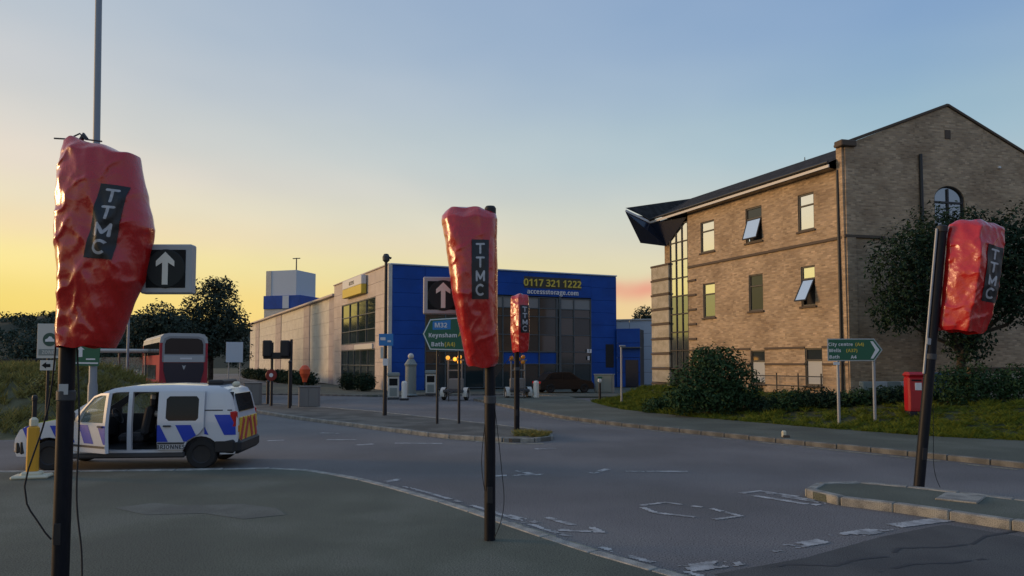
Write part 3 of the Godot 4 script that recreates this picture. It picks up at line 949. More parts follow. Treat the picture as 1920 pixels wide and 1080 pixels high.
func cable(parent: Node3D, pts: Array, r := 0.008) -> void:
	var c := Curve3D.new()
	for i in pts.size():
		var tan_ := Vector3.ZERO
		if i > 0 and i < pts.size() - 1: tan_ = (pts[i + 1] - pts[i - 1]) * 0.2
		c.add_point(pts[i], -tan_, tan_)
	var path := []
	for k in 25: path.append(c.sample_baked(c.get_baked_length() * k / 24.0))
	tb("cable", parent, M.rubber, path, [r], 6)

func build_signals() -> void:
	M.ttmc = StandardMaterial3D.new()
	M.ttmc.albedo_texture = ttmc_texture()
	M.ttmc.roughness = 0.45
	M.pole_paint = ground_mat(lin(0.004, 0.006, 0.012), lin(0.006, 0.008, 0.015), lin(0.01, 0.012, 0.018), 131, 0.8, 0.2, 0.5)
	M.pole_paint.metallic_specular = 0.35
	var g := "traffic signals bagged in red vinyl hoods"
	# left, nearest
	var s := thing("traffic_signal", "nearest bagged signal at far left, big red TTMC hood beside arrow box", "traffic signal", Vector3(-4.25, 0.05, -7.14), 0.0, g)
	signal_pole(s, 4.2, 0.075, 1.84)
	var hd := Hood.new()
	hd.setup([[2.3, -0.050, 0.43], [2.46, -0.050, 0.53], [2.92, -0.060, 0.7], [3.23, -0.080, 0.755], [3.44, -0.090, 0.785], [3.7, -0.085, 0.72], [4.03, -0.080, 0.65], [4.14, -0.075, 0.62], [4.22, -0.070, 0.4], [4.29, -0.060, 0.12], [4.31, -0.010, 0.05]], 0.26, 0.16, -2.0, 3, 0.05)
	var hood := signal_hood(s, hd, [[0.42, 3.82], [0.655, 3.8], [0.56, 3.1], [0.31, 3.12]])
	tb("tie_cord", hood, M.dark_grey, [Vector3(-0.16, 4.31, 0.05), Vector3(-0.02, 4.3, 0.06), Vector3(0.08, 4.36, 0.04), Vector3(0.14, 4.3, 0.05), Vector3(0.3, 4.28, 0.05)], [0.008], 6)
	tb("tie_cord", hood, M.dark_grey, [Vector3(0.08, 4.29, 0.03), Vector3(0.11, 4.35, 0.02), Vector3(0.15, 4.31, 0.03)], [0.022, 0.028, 0.01], 6)
	arrow_sign(s, Vector3(0.9, 3.06, -0.06), 0.49, 0.48, 0.0)
	bx("label_plate", s, M.frame_grey, Vector3(0.02, 1.9, 0.077), Vector3(0.09, 0.1, 0.006), 0.002)
	cable(s, [Vector3(-0.1, 2.35, 0.02), Vector3(-0.14, 1.7, 0.05), Vector3(-0.3, 1.0, 0.1), Vector3(-0.2, 0.7, 0.08), Vector3(-0.06, 0.5, 0.06)])
	cable(s, [Vector3(0.1, 2.35, 0.02), Vector3(0.18, 1.6, 0.08), Vector3(0.2, 0.9, 0.12), Vector3(0.28, 0.4, 0.15), Vector3(0.29, 0.02, 0.15)])
	# centre
	s = thing("traffic_signal", "bagged signal at centre, tapered red TTMC hood overlapping an arrow box", "traffic signal", Vector3(-0.27, 0.05, -9.2), 0.0, g)
	signal_pole(s, 4.07, 0.068, 1.7)
	hd = Hood.new()
	hd.setup([[2.1, -0.26, 0.05], [2.13, -0.285, 0.085], [2.22, -0.31, 0.1], [2.42, -0.345, 0.1], [2.95, -0.455, 0.095], [3.68, -0.56, 0.085], [3.92, -0.6, 0.085], [3.98, -0.6, 0.07], [4.03, -0.56, 0.02], [4.06, -0.5, -0.08]], 0.3, 0.16, -2.0, 21, 0.032)
	hood = signal_hood(s, hd, [[-0.215, 3.63], [-0.01, 3.63], [-0.01, 2.91], [-0.205, 2.91]])
	arrow_sign(s, Vector3(-0.6, 3.0, -0.2), 0.5, 0.47, 0.12)
	cable(s, [Vector3(0.06, 1.6, 0.03), Vector3(0.14, 0.9, 0.06), Vector3(0.17, 0.4, 0.08), Vector3(0.06, 0.05, 0.1)], 0.005)
	cable(s, [Vector3(-0.06, 1.4, 0.03), Vector3(-0.1, 0.95, 0.05), Vector3(-0.06, 0.6, 0.05)], 0.005)
	# right, leaning
	s = thing("traffic_signal", "leaning bagged signal on the right island, red TTMC hood tilted right", "traffic signal", Vector3(6.88, 0.12, -12.75), 0.0, g)
	s.rotation.z = deg_to_rad(-6.8)
	signal_pole(s, 4.45, 0.085, 2.2)
	hd = Hood.new()
	hd.setup([[2.68, 0.13, 0.8], [2.74, 0.1, 0.84], [3.3, 0.1, 0.9], [4.0, 0.1, 0.93], [4.35, 0.1, 0.96], [4.52, 0.13, 0.97], [4.58, 0.22, 0.85], [4.61, 0.35, 0.7]], 0.42, 0.2, -0.25, 33, 0.05)
	hood = signal_hood(s, hd, [[0.57, 4.16], [0.9, 4.14], [0.85, 3.2], [0.53, 3.2]])
	tb("conduit", s, M.galv, [Vector3(-0.1, 1.9, 0.02), Vector3(-0.1, 3.0, 0.02), Vector3(-0.1, 4.4, 0.02)], [0.022], 8)
	bx("conduit_clamp", s, M.galv, Vector3(-0.06, 2.45, 0.04), Vector3(0.12, 0.12, 0.05), 0.01)
	cable(s, [Vector3(0.1, 1.4, 0.03), Vector3(0.14, 0.8, 0.06), Vector3(0.2, 0.3, 0.06), Vector3(0.3, 0.03, 0.1)], 0.005)
	# far, on the median island
	s = thing("traffic_signal", "smallest bagged signal, on the median island before the blue building", "traffic signal", Vector3(0.15, 0.11, -23.3), 0.0, g)
	signal_pole(s, 4.1, 0.085, 1.9)
	hd = Hood.new()
	hd.setup([[2.42, -0.12, 0.32], [2.48, -0.15, 0.36], [3.05, -0.19, 0.39], [3.7, -0.2, 0.385], [4.08, -0.19, 0.37], [4.18, -0.14, 0.35], [4.22, -0.04, 0.28], [4.24, 0.05, 0.2]], 0.36, 0.16, -0.15, 45, 0.04)
	signal_hood(s, hd, [[0.1, 3.88], [0.385, 3.87], [0.385, 3.02], [0.12, 3.02]])
	cable(s, [Vector3(-0.1, 2.4, 0.03), Vector3(-0.9, 1.2, 0.1), Vector3(-0.75, 0.5, 0.1), Vector3(-0.7, 0.02, 0.1)], 0.012)

# ---------------------------------------------------------------- signs and posts
func flat_text(parent: Node3D, s: String, h: float, at: Vector3, m: Material, called := "lettering", align := 0) -> void:
	var t := text_mesh(s, h, 0.006)
	t.horizontal_alignment = HORIZONTAL_ALIGNMENT_LEFT if align < 0 else HORIZONTAL_ALIGNMENT_CENTER
	var o := obj(called, t, m, parent)
	o.position = at

func shift_poly(poly: Array, k: float) -> PackedVector2Array:
	var q := Geometry2D.offset_polygon(pv(poly), k)
	return q[0]

func build_signs() -> void:
	# green direction sign pointing left, on the median
	var s := thing("direction_sign", "green direction sign pointing left on two black posts, behind the centre signal", "road sign", Vector3(-2.25, 0.1, -25.9), 0.06)
	var out := [[-0.85, 0.0], [-0.6, 0.52], [0.85, 0.62], [0.86, -0.6], [-0.6, -0.56]]
	var T := Transform3D(Basis.IDENTITY, Vector3(0, 3.1, 0.06))
	var b := MB.new(); b.extrude(pv(out), T, 0, 0.02); obj("panel", b, M.sign_green, s)
	b = MB.new(); b.extrude(shift_poly(out, -0.02), T, 0.02, 0.026); obj("border", b, M.white, s)
	b = MB.new(); b.extrude(shift_poly(out, -0.055), T, 0.026, 0.03); obj("green_field", b, M.sign_green, s)
	b = MB.new(); b.extrude(pv([[-0.5, 0.14], [-0.5, 0.43], [0.12, 0.49], [0.12, 0.16]]), T, 0.03, 0.034); obj("blue_patch", b, M.sign_blue, s)
	flat_text(s, "M32", 0.17, Vector3(-0.22, 3.4, 0.1), M.white)
	flat_text(s, "Keynsham", 0.15, Vector3(-0.15, 3.05, 0.096), M.white); flat_text(s, "A4", 0.15, Vector3(0.5, 3.08, 0.096), M.sign_yellow)
	flat_text(s, "Bath", 0.15, Vector3(-0.33, 2.74, 0.096), M.white); flat_text(s, "(A4)", 0.15, Vector3(0.1, 2.74, 0.096), M.sign_yellow)
	for x in [-0.33, 0.42]: tb("post", s, M.black_metal, [Vector3(x, -0.05, 0), Vector3(x, 3.6, 0)], [0.045], 12)
	# green direction sign pointing right, on the verge
	var gy := verge_height(11.15, -24.6)
	s = thing("direction_sign", "green direction sign pointing right on two grey posts at the grass edge", "road sign", Vector3(11.15, 0.12, -24.35), -0.1)
	out = [[-0.86, 0.37], [0.6, 0.37], [0.86, 0.0], [0.6, -0.36], [-0.86, -0.36]]
	T = Transform3D(Basis.IDENTITY, Vector3(0, 2.5, 0.06))
	b = MB.new(); b.extrude(pv(out), T, 0, 0.02); obj("panel", b, M.frame_grey, s)
	b = MB.new(); b.extrude(shift_poly(out, -0.035), T, 0.02, 0.026); obj("green_field", b, M.sign_green, s)
	b = MB.new(); b.extrude(pv([[0.56, 0.28], [0.76, 0.0], [0.56, -0.28], [0.48, -0.28], [0.63, 0.0], [0.48, 0.28]]), T, 0.026, 0.031); obj("chevron", b, M.white, s)
	flat_text(s, "City centre", 0.11, Vector3(-0.45, 2.68, 0.09), M.white); flat_text(s, "(A4)", 0.11, Vector3(0.15, 2.68, 0.09), M.sign_yellow)
	flat_text(s, "Wells", 0.11, Vector3(-0.63, 2.48, 0.09), M.white); flat_text(s, "(A37)", 0.11, Vector3(-0.1, 2.48, 0.09), M.sign_yellow)
	flat_text(s, "Bath", 0.11, Vector3(-0.65, 2.27, 0.09), M.white); flat_text(s, "A4", 0.11, Vector3(-0.05, 2.27, 0.09), M.white)
	for x in [-0.52, 0.6]: tb("post", s, M.galv, [Vector3(x, -0.05, 0), Vector3(x, 2.8, 0)], [0.05], 12)
	bx("warning_tag", s, M.white, Vector3(-0.58, 2.06, 0.06), Vector3(0.2, 0.1, 0.01), 0.003)
	# slim black camera post on the median
	s = thing("camera_post", "tall slim black post with a small camera on top and a blue sign", "post", Vector3(-5.07, 0.1, -29.9), 0.0)
	tb("post", s, M.black_metal, [Vector3(0, -0.05, 0), Vector3(0, 1.4, 0), Vector3(0, 6.25, 0)], [0.085, 0.075, 0.06], 14)
	var c := MB.new(); c.lathe([Vector2(0, 6.5), Vector2(0.09, 6.48), Vector2(0.15, 6.36), Vector2(0.14, 6.22), Vector2(0.06, 6.14)], Transform3D.IDENTITY, 16)
	obj("camera_dome", c, M.dark_grey, s)
	tb("arm", s, M.black_metal, [Vector3(0, 6.2, 0), Vector3(0.12, 6.35, 0.02), Vector3(0.2, 6.3, 0.05)], [0.03, 0.03, 0.05], 8)
	bx("blue_sign", s, M.sign_blue, Vector3(0.04, 3.02, 0.09), Vector3(0.58, 0.48, 0.02), 0.006)
	bx("bus_symbol", s, M.white, Vector3(-0.08, 3.06, 0.106), Vector3(0.2, 0.12, 0.008), 0.003)
	bx("cycle_symbol", s, M.white, Vector3(0.17, 2.96, 0.106), Vector3(0.14, 0.08, 0.008), 0.003)
	for x in [-0.12, 0.2]: bx("plate", s, M.offwhite, Vector3(x, 2.5, 0.09), Vector3(0.12, 0.46, 0.02), 0.004)
	bx("plate", s, M.white, Vector3(0.02, 2.13, 0.09), Vector3(0.2, 0.28, 0.02), 0.004)
	# lamp column on the left
	s = thing("lamp_column", "tall grey steel lamp column rising out of frame behind the left hood", "lamp post", Vector3(-11.42, -0.02, -20.4), 0.0)
	tb("column", s, M.column, [Vector3(0, -0.05, 0), Vector3(0, 1.6, 0), Vector3(0, 1.7, 0), Vector3(-0.16, 13.0, 0)], [0.125, 0.12, 0.1, 0.085], 18)
	tb("arm", s, M.column, [Vector3(-0.16, 12.9, 0), Vector3(0.1, 13.5, 0), Vector3(0.9, 13.7, 0)], [0.06, 0.05, 0.04], 10)
	bx("lantern", s, M.dark_grey, Vector3(1.2, 13.7, 0), Vector3(0.7, 0.14, 0.3), 0.05)
	var sg := node("green_sign", s, Vector3(-0.12, 2.4, 0.13))
	b = MB.new(); b.extrude(pv([[-0.38, 0.3], [0.38, 0.27], [0.34, -0.27], [-0.32, -0.25]]), Transform3D.IDENTITY, 0, 0.02); obj("panel", b, M.sign_green, sg)
	b = MB.new(); b.extrude(pv([[-0.34, -0.2], [0.33, -0.21], [0.33, -0.17], [-0.34, -0.16]]), Transform3D.IDENTITY, 0.02, 0.025); obj("border", b, M.white, sg)
	b = MB.new(); b.extrude(pv([[-0.2, -0.02], [-0.1, -0.02], [-0.1, 0.18], [-0.04, 0.18], [-0.15, 0.26], [-0.26, 0.18], [-0.2, 0.18]]), Transform3D.IDENTITY, 0.02, 0.025); obj("arrow", b, M.white, sg)
	b = MB.new(); b.extrude(pv([[0.0, -0.1], [0.25, -0.1], [0.25, -0.06], [0.0, -0.06]]), Transform3D.IDENTITY, 0.02, 0.025); obj("border", b, M.white, sg)
	# clean-air sign with a green ring
	s = thing("zone_sign", "white upright sign with a dark green ring on the grass bank", "road sign", Vector3(-13.15, 0.2, -21.2), 0.05)
	tb("post", s, M.black_metal, [Vector3(0, -0.4, 0), Vector3(0, 3.0, 0)], [0.04], 10)
	bx("panel", s, M.offwhite, Vector3(0.02, 2.62, 0.055), Vector3(0.62, 0.98, 0.02), 0.006)
	c = MB.new(); c.lathe([Vector2(0.19, 0.008), Vector2(0.19, 0.0)], Transform3D(Basis(Vector3.RIGHT, PI / 2), Vector3(0.06, 2.66, 0.066)), 28)
	c.lathe([Vector2(0.0, 0.008), Vector2(0.19, 0.008)], Transform3D(Basis(Vector3.RIGHT, PI / 2), Vector3(0.06, 2.66, 0.066)), 28)
	obj("green_ring", c, mat(lin(0.02, 0.075, 0.055), 0.5), s)
	b = MB.new(); b.extrude(pv([[-0.12, -0.06], [0.13, -0.06], [0.13, 0.0], [0.08, 0.03], [0.05, 0.08], [-0.01, 0.09], [-0.06, 0.03], [-0.12, 0.0]]), Transform3D(Basis.IDENTITY, Vector3(0.06, 2.66, 0.075)), 0, 0.005); obj("cloud_symbol", b, M.white, s)
	bx("text_band", s, M.grey_cab, Vector3(0.03, 2.3, 0.068), Vector3(0.54, 0.18, 0.006), 0.002)
	flat_text(s, "ZONE", 0.1, Vector3(0.03, 2.3, 0.074), M.offwhite)
	bx("lower_plate", s, M.offwhite, Vector3(0.02, 1.93, 0.055), Vector3(0.42, 0.29, 0.02), 0.006)
	b = MB.new(); b.extrude(pv([[-0.14, 0.0], [-0.02, 0.09], [-0.02, 0.04], [0.1, 0.04], [0.1, -0.05], [-0.02, -0.05], [-0.02, -0.09]]), Transform3D(Basis.IDENTITY, Vector3(0.0, 1.93, 0.066)), 0, 0.005); obj("arrow", b, M.sign_black, s)
	# black bollard at the foot of the bank
	s = thing("bollard", "short black bollard on the grass bank left of the ring sign", "bollard", Vector3(-13.75, 0.1, -21.6))
	c = MB.new(); c.lathe([Vector2(0, 1.18), Vector2(0.06, 1.16), Vector2(0.075, 1.1), Vector2(0.075, 1.02), Vector2(0.06, 1.0), Vector2(0.06, -0.2)], Transform3D.IDENTITY, 14)
	obj("shaft", c, M.black_metal, s)
	# yellow marker post in front of the van
	s = thing("marker_post", "yellow plastic marker post with cream cap and foot before the van", "bollard", Vector3(-8.98, 0.05, -14.1), 0.3)
	b = MB.new(); b.box(Vector3(0, 0.53, 0), Vector3(0.2, 0.86, 0.12), Basis.IDENTITY, 0.03); obj("shaft", b, M.yellow_plastic, s)
	b = MB.new(); b.box(Vector3(0, 1.03, 0), Vector3(0.15, 0.2, 0.1), Basis.IDENTITY, 0.045); obj("cap", b, M.cream, s)
	b = MB.new(); b.box(Vector3(0, 0.03, 0), Vector3(0.62, 0.07, 0.4), Basis.IDENTITY, 0.025); b.box(Vector3(0, 0.08, 0), Vector3(0.34, 0.09, 0.26), Basis.IDENTITY, 0.03); obj("foot", b, M.cream, s)
	# back of a large sign on the far road
	s = thing("sign_back", "plain grey-blue back of a sign beside the far road", "road sign", Vector3(-26.0, 0, -70.0), 0.25)
	bx("panel", s, M.clad_pale, Vector3(0, 3.2, 0), Vector3(1.5, 1.9, 0.06), 0.01)
	for x in [-0.5, 0.5]: tb("post", s, M.galv, [Vector3(x, -0.05, -0.06), Vector3(x, 3.9, -0.06)], [0.05], 8)
	# thin grey post by the shrub
	s = thing("thin_post", "thin grey lamp post between the annexe and the round bush", "post", Vector3(5.5, 0.1, -37.6))
	tb("shaft", s, M.galv, [Vector3(0, -0.05, 0), Vector3(0, 1.4, 0), Vector3(0, 2.95, 0)], [0.06, 0.045, 0.04], 10)
	bx("head", s, M.galv, Vector3(0.06, 2.95, 0), Vector3(0.3, 0.08, 0.14), 0.02)
	# small round-headed black post with pale lens
	s = thing("marker_post", "short black post with a small green-white top on the right pavement", "bollard", Vector3(4.5, 0.12, -38.4))
	tb("shaft", s, M.black_metal, [Vector3(0, -0.05, 0), Vector3(0, 1.05, 0)], [0.065], 10)
	bx("reflector", s, M.white, Vector3(0, 1.18, 0.02), Vector3(0.2, 0.2, 0.1), 0.04)
	bx("cap", s, M.sign_green, Vector3(0, 1.33, 0), Vector3(0.26, 0.1, 0.16), 0.03)
	# tall white lamp pole in front of far trees
	s = thing("thin_post", "thin pale lamp post in front of the dark trees at left", "post", Vector3(-23.4, 0, -45.5))
	tb("shaft", s, M.column, [Vector3(0, -0.05, 0), Vector3(0, 7.6, 0)], [0.09, 0.06], 10)
	bx("head", s, M.galv, Vector3(0.2, 7.62, 0), Vector3(0.6, 0.1, 0.2), 0.03)

func build_median_things() -> void:
	# rear view of two black signal heads with a mast arm
	var s := thing("signal_gantry", "black signal heads seen from behind on two poles, by the warehouse", "traffic signal", Vector3(-11.2, 0.1, -36.6))
	tb("pole", s, M.black_metal, [Vector3(-0.55, -0.05, 0), Vector3(-0.55, 3.1, 0)], [0.065], 10)
	tb("pole", s, M.black_metal, [Vector3(0.42, -0.05, 0.1), Vector3(0.42, 3.25, 0.1)], [0.065], 10)
	bx("crossbar", s, M.black_plastic, Vector3(-0.3, 2.45, 0.05), Vector3(1.35, 0.32, 0.14), 0.04)
	for x in [-0.75, 0.12]:
		bx("signal_head", s, M.black_plastic, Vector3(x, 2.8, 0.12), Vector3(0.42, 0.8, 0.3), 0.05)
		bx("visor", s, M.black_plastic, Vector3(x, 2.95, -0.1), Vector3(0.3, 0.2, 0.2), 0.04)
	var d := MB.new(); d.lathe([Vector2(0, 0.02), Vector2(0.26, 0.02), Vector2(0.28, 0.0)], Transform3D(Basis(Vector3.RIGHT, PI / 2), Vector3(-0.55, 1.5, 0.07)), 24); var disc := obj("red_disc", d, mat(lin(0.22, 0.012, 0.01), 0.4), s)
	d = MB.new(); d.lathe([Vector2(0, 0.01), Vector2(0.09, 0.01), Vector2(0.1, 0.0)], Transform3D(Basis(Vector3.RIGHT, PI / 2), Vector3(-0.55, 1.5, 0.092)), 18); obj("white_centre", d, M.white, disc)
	for a in [[-12.45, -38.2, 1.15, "short dark post left of the black signal heads"], [-10.3, -34.7, 2.15, "taller dark post right in front of the black signal heads"]]:
		s = thing("marker_post", a[3], "bollard", Vector3(a[0], 0.1, a[1]))
		tb("shaft", s, M.black_metal, [Vector3(0, -0.05, 0), Vector3(0, a[2], 0)], [0.07], 10)
		var c := MB.new(); c.lathe([Vector2(0, a[2] + 0.08), Vector2(0.07, a[2] + 0.05), Vector2(0.09, a[2] - 0.02), Vector2(0.06, a[2] - 0.1)], Transform3D.IDENTITY, 12); obj("cap", c, M.black_metal, s)
	for a in [[-13.0, -37.6, 0.78, 1.12, "smaller grey-brown cabinet beside the van's rear, left of the dark posts"], [-9.7, -35.9, 0.95, 1.0, "wider grey-brown cabinet right of the black signal heads"]]:
		s = thing("utility_cabinet", a[4], "cabinet", Vector3(a[0], 0.05, a[1]), 0.1)
		bx("cabinet_body", s, M.brown_cab, Vector3(0, a[3] * 0.5, 0), Vector3(a[2], a[3], 0.5), 0.03)
		bx("door", s, M.brown_cab, Vector3(-a[2] * 0.24, a[3] * 0.5, 0.255), Vector3(a[2] * 0.44, a[3] * 0.84, 0.02), 0.006)
		bx("door", s, M.brown_cab, Vector3(a[2] * 0.24, a[3] * 0.5, 0.255), Vector3(a[2] * 0.44, a[3] * 0.84, 0.02), 0.006)
		bx("lid", s, M.brown_cab, Vector3(0, a[3] + 0.02, 0), Vector3(a[2] + 0.06, 0.05, 0.56), 0.015)
	# small orange bagged signal in the distance
	s = thing("bagged_head", "small orange-red bag over a low post by the warehouse hedge", "traffic signal", Vector3(-11.35, 0.1, -41.0))
	tb("pole", s, M.black_metal, [Vector3(0, -0.05, 0), Vector3(0, 1.6, 0)], [0.06], 8)
	d = MB.new(); d.lathe([Vector2(0, 2.0), Vector2(0.15, 1.95), Vector2(0.3, 1.75), Vector2(0.28, 1.5), Vector2(0.16, 1.25), Vector2(0.12, 1.05)], Transform3D(Basis.IDENTITY.scaled(Vector3(1, 1, 0.6)), Vector3.ZERO), 14); obj("vinyl_hood", d, M.orange, s)
	# refuge bollards
	for a in [[-6.35, -44.2, "white plastic refuge bollard left of the parked trailers"], [1.45, -45.0, "white plastic refuge bollard right of the far signal pole"]]:
		s = thing("refuge_bollard", a[2], "bollard", Vector3(a[0], 0.0, a[1]))
		var c := MB.new(); c.lathe([Vector2(0, 1.14), Vector2(0.14, 1.1), Vector2(0.17, 1.0), Vector2(0.17, 0.12)], Transform3D(Basis.IDENTITY.scaled(Vector3(1, 1, 0.7)), Vector3.ZERO), 16); obj("shell", c, M.white_plastic, s)
		bx("base", s, M.black_plastic, Vector3(0, 0.06, 0), Vector3(0.5, 0.13, 0.45), 0.03)
	# pay machines and a globe lamp beside the forecourt
	for a in [[-7.15, -45.2, "cream ticket machine with dark screen, nearest the slim black post"], [-5.3, -48.8, "cream ticket machine with dark screen, nearest the green arrow sign"]]:
		s = thing("ticket_machine", a[2], "machine", Vector3(a[0], 0.0 if a[1] > -47.0 else 0.1, a[1]), 0.1)
		bx("plinth", s, M.dark_grey, Vector3(0, 0.06, 0), Vector3(0.7, 0.12, 0.5), 0.02)
		bx("body", s, M.offwhite, Vector3(0, 0.75, 0), Vector3(0.66, 1.28, 0.44), 0.04)
		bx("screen", s, M.sign_black, Vector3(0, 1.05, 0.222), Vector3(0.5, 0.42, 0.02), 0.01)
		bx("hood", s, M.grey_cab, Vector3(0, 1.5, 0.04), Vector3(0.74, 0.24, 0.54), 0.05)
		bx("panel", s, M.grey_cab, Vector3(0, 0.45, 0.222), Vector3(0.44, 0.5, 0.02), 0.01)
	s = thing("globe_lamp", "grey tapering kiosk topped by a pale globe before the blue wall", "lamp", Vector3(-6.6, 0.1, -48.8))
	d = MB.new(); d.lathe([Vector2(0.2, 2.35), Vector2(0.42, 2.0), Vector2(0.36, 1.85), Vector2(0.36, 0.1), Vector2(0.46, 0.0)], Transform3D.IDENTITY, 8); obj("kiosk", d, M.grey_cab, s)
	d = MB.new()
	var pr := []
	for k in 9: pr.append(Vector2(sin(PI * k / 8.0) * 0.2, 2.53 + cos(PI * k / 8.0) * 0.2))
	d.lathe(pr, Transform3D.IDENTITY, 16); obj("globe", d, M.offwhite, s)
	# two wheeled lighting trailers
	for a in [[-3.35, -44.2, true, "wheeled lighting trailer with lit amber lamps under the green arrow sign"], [0.35, -45.2, false, "wheeled lighting trailer without lit lamps behind the far signal pole"]]:
		s = thing("lighting_trailer", a[3], "trailer", Vector3(a[0], 0.0, a[1]), -0.2 if a[2] else 0.25)
		bx("chassis", s, M.dark_grey, Vector3(0, 0.55, 0), Vector3(1.2, 0.18, 1.1), 0.03)
		bx("engine_box", s, M.brown_cab, Vector3(0, 0.95, -0.2), Vector3(0.8, 0.65, 0.6), 0.05)
		for sx in [-1, 1]:
			var w := node("wheel", s, Vector3(sx * 0.68, 0.33, 0))
			d = MB.new(); d.lathe([Vector2(0.16, 0.09), Vector2(0.31, 0.09), Vector2(0.33, 0.06), Vector2(0.33, -0.06), Vector2(0.31, -0.09), Vector2(0.16, -0.09)], Transform3D(Basis(Vector3.BACK, PI / 2), Vector3.ZERO), 18); obj("tyre", d, M.rubber, w)
			d = MB.new(); d.lathe([Vector2(0, 0.06), Vector2(0.16, 0.08), Vector2(0.16, -0.08), Vector2(0, -0.06)], Transform3D(Basis(Vector3.BACK, PI / 2), Vector3.ZERO), 14); obj("rim", d, M.frame_grey, w)
			var g := MB.new()
			var rows := []
			for k in 11:
				var an := lerpf(-0.35, PI + 0.35, k / 10.0)
				rows.append([Vector3(sx * 0.68 - 0.13, 0.36 + sin(an) * 0.4, cos(an) * 0.42), Vector3(sx * 0.68 + 0.13, 0.36 + sin(an) * 0.4, cos(an) * 0.42)])
			g.surf(rows, false, 1.0)
			obj("mudguard", g, M.offwhite, s)
			tb("mast_post", s, M.brown_cab, [Vector3(sx * 0.42, 0.6, 0.05), Vector3(sx * 0.42, 2.35, 0.05)], [0.05], 8)
		tb("drawbar", s, M.dark_grey, [Vector3(0, 0.5, 0.5), Vector3(0, 0.45, 1.5)], [0.05], 8)
		tb("jockey_leg", s, M.dark_grey, [Vector3(0, 0.0, 1.4), Vector3(0, 0.6, 1.4)], [0.04], 8)
		tb("crossbar", s, M.brown_cab, [Vector3(-0.45, 1.75, 0.05), Vector3(0.45, 1.75, 0.05)], [0.045], 8)
		tb("crossbar", s, M.brown_cab, [Vector3(-0.55, 2.35, 0.05), Vector3(0.55, 2.35, 0.05)], [0.045], 8)
		for q in [[-0.42, 2.5], [0.02, 2.42], [0.3, 2.55], [0.28, 2.25]]:
			d = MB.new(); d.lathe([Vector2(0, 0.1), Vector2(0.1, 0.08), Vector2(0.13, 0.0), Vector2(0.06, -0.1)], Transform3D(Basis(Vector3.RIGHT, PI / 2), Vector3(q[0], q[1], 0.14)), 12)
			obj("amber_lamp", d, M.amber_glow if a[2] else M.amber_lens, s)
		if a[2]:
			var l := OmniLight3D.new()
			l.name = "amber_light"
			s.add_child(l)
			l.position = Vector3(0.05, 2.45, 0.4)
			l.light_color = Color(1.0, 0.7, 0.3); l.light_energy = 0.12; l.light_size = 0.15; l.omni_range = 8.0; l.omni_attenuation = 2.0; l.shadow_enabled = true
	# grey cabinet by the blue wall
	s = thing("utility_cabinet", "pale grey-green cabinet against the right end of the blue building", "cabinet", Vector3(6.6, 0.1, -53.5), -0.35)
	bx("cabinet_body", s, M.grey_cab, Vector3(0, 0.62, 0), Vector3(1.3, 1.24, 0.7), 0.03)
	bx("lid", s, M.grey_cab, Vector3(0, 1.27, 0), Vector3(1.4, 0.08, 0.8), 0.03)
	bx("door", s, M.grey_cab, Vector3(-0.31, 0.6, 0.36), Vector3(0.58, 1.05, 0.02), 0.006)
	bx("door", s, M.grey_cab, Vector3(0.31, 0.6, 0.36), Vector3(0.58, 1.05, 0.02), 0.006)

# ---------------------------------------------------------------- buildings
func wall_holes(mb: MB, O: Vector3, d: Vector3, nrm: Vector3, W: float, y0: float, y1: float, holes: Array, reveal := 0.18) -> void:
	var xs := [0.0, W]; var ys := [y0, y1]
	for q in holes:
		for k in [q[0], q[2]]:
			if not xs.has(k): xs.append(k)
		for k in [q[1], q[3]]:
			if not ys.has(k): ys.append(k)
	xs.sort(); ys.sort()
	for i in xs.size() - 1:
		for j in ys.size() - 1:
			var cx: float = (xs[i] + xs[i + 1]) * 0.5; var cy: float = (ys[j] + ys[j + 1]) * 0.5
			var solid := true
			for q in holes:
				if cx > q[0] and cx < q[2] and cy > q[1] and cy < q[3]: solid = false
			if solid:
				mb.quad(O + d * xs[i] + Vector3.UP * ys[j], O + d * xs[i + 1] + Vector3.UP * ys[j], O + d * xs[i + 1] + Vector3.UP * ys[j + 1], O + d * xs[i] + Vector3.UP * ys[j + 1], nrm)
	for q in holes:
		var a: Vector3 = O + d * q[0] + Vector3.UP * q[1]; var b: Vector3 = O + d * q[2] + Vector3.UP * q[1]
		var c: Vector3 = O + d * q[2] + Vector3.UP * q[3]; var e: Vector3 = O + d * q[0] + Vector3.UP * q[3]
		var r := -nrm * reveal
		mb.quad(a, b, b + r, a + r, Vector3.UP); mb.quad(e, c, c + r, e + r, Vector3.DOWN)
		mb.quad(a, e, e + r, a + r, d); mb.quad(b, c, c + r, b + r, -d)

# basis whose x runs along the wall and z points out of it
func wall_basis(d: Vector3, nrm: Vector3) -> Basis:
	return Basis(d, Vector3.UP, nrm)

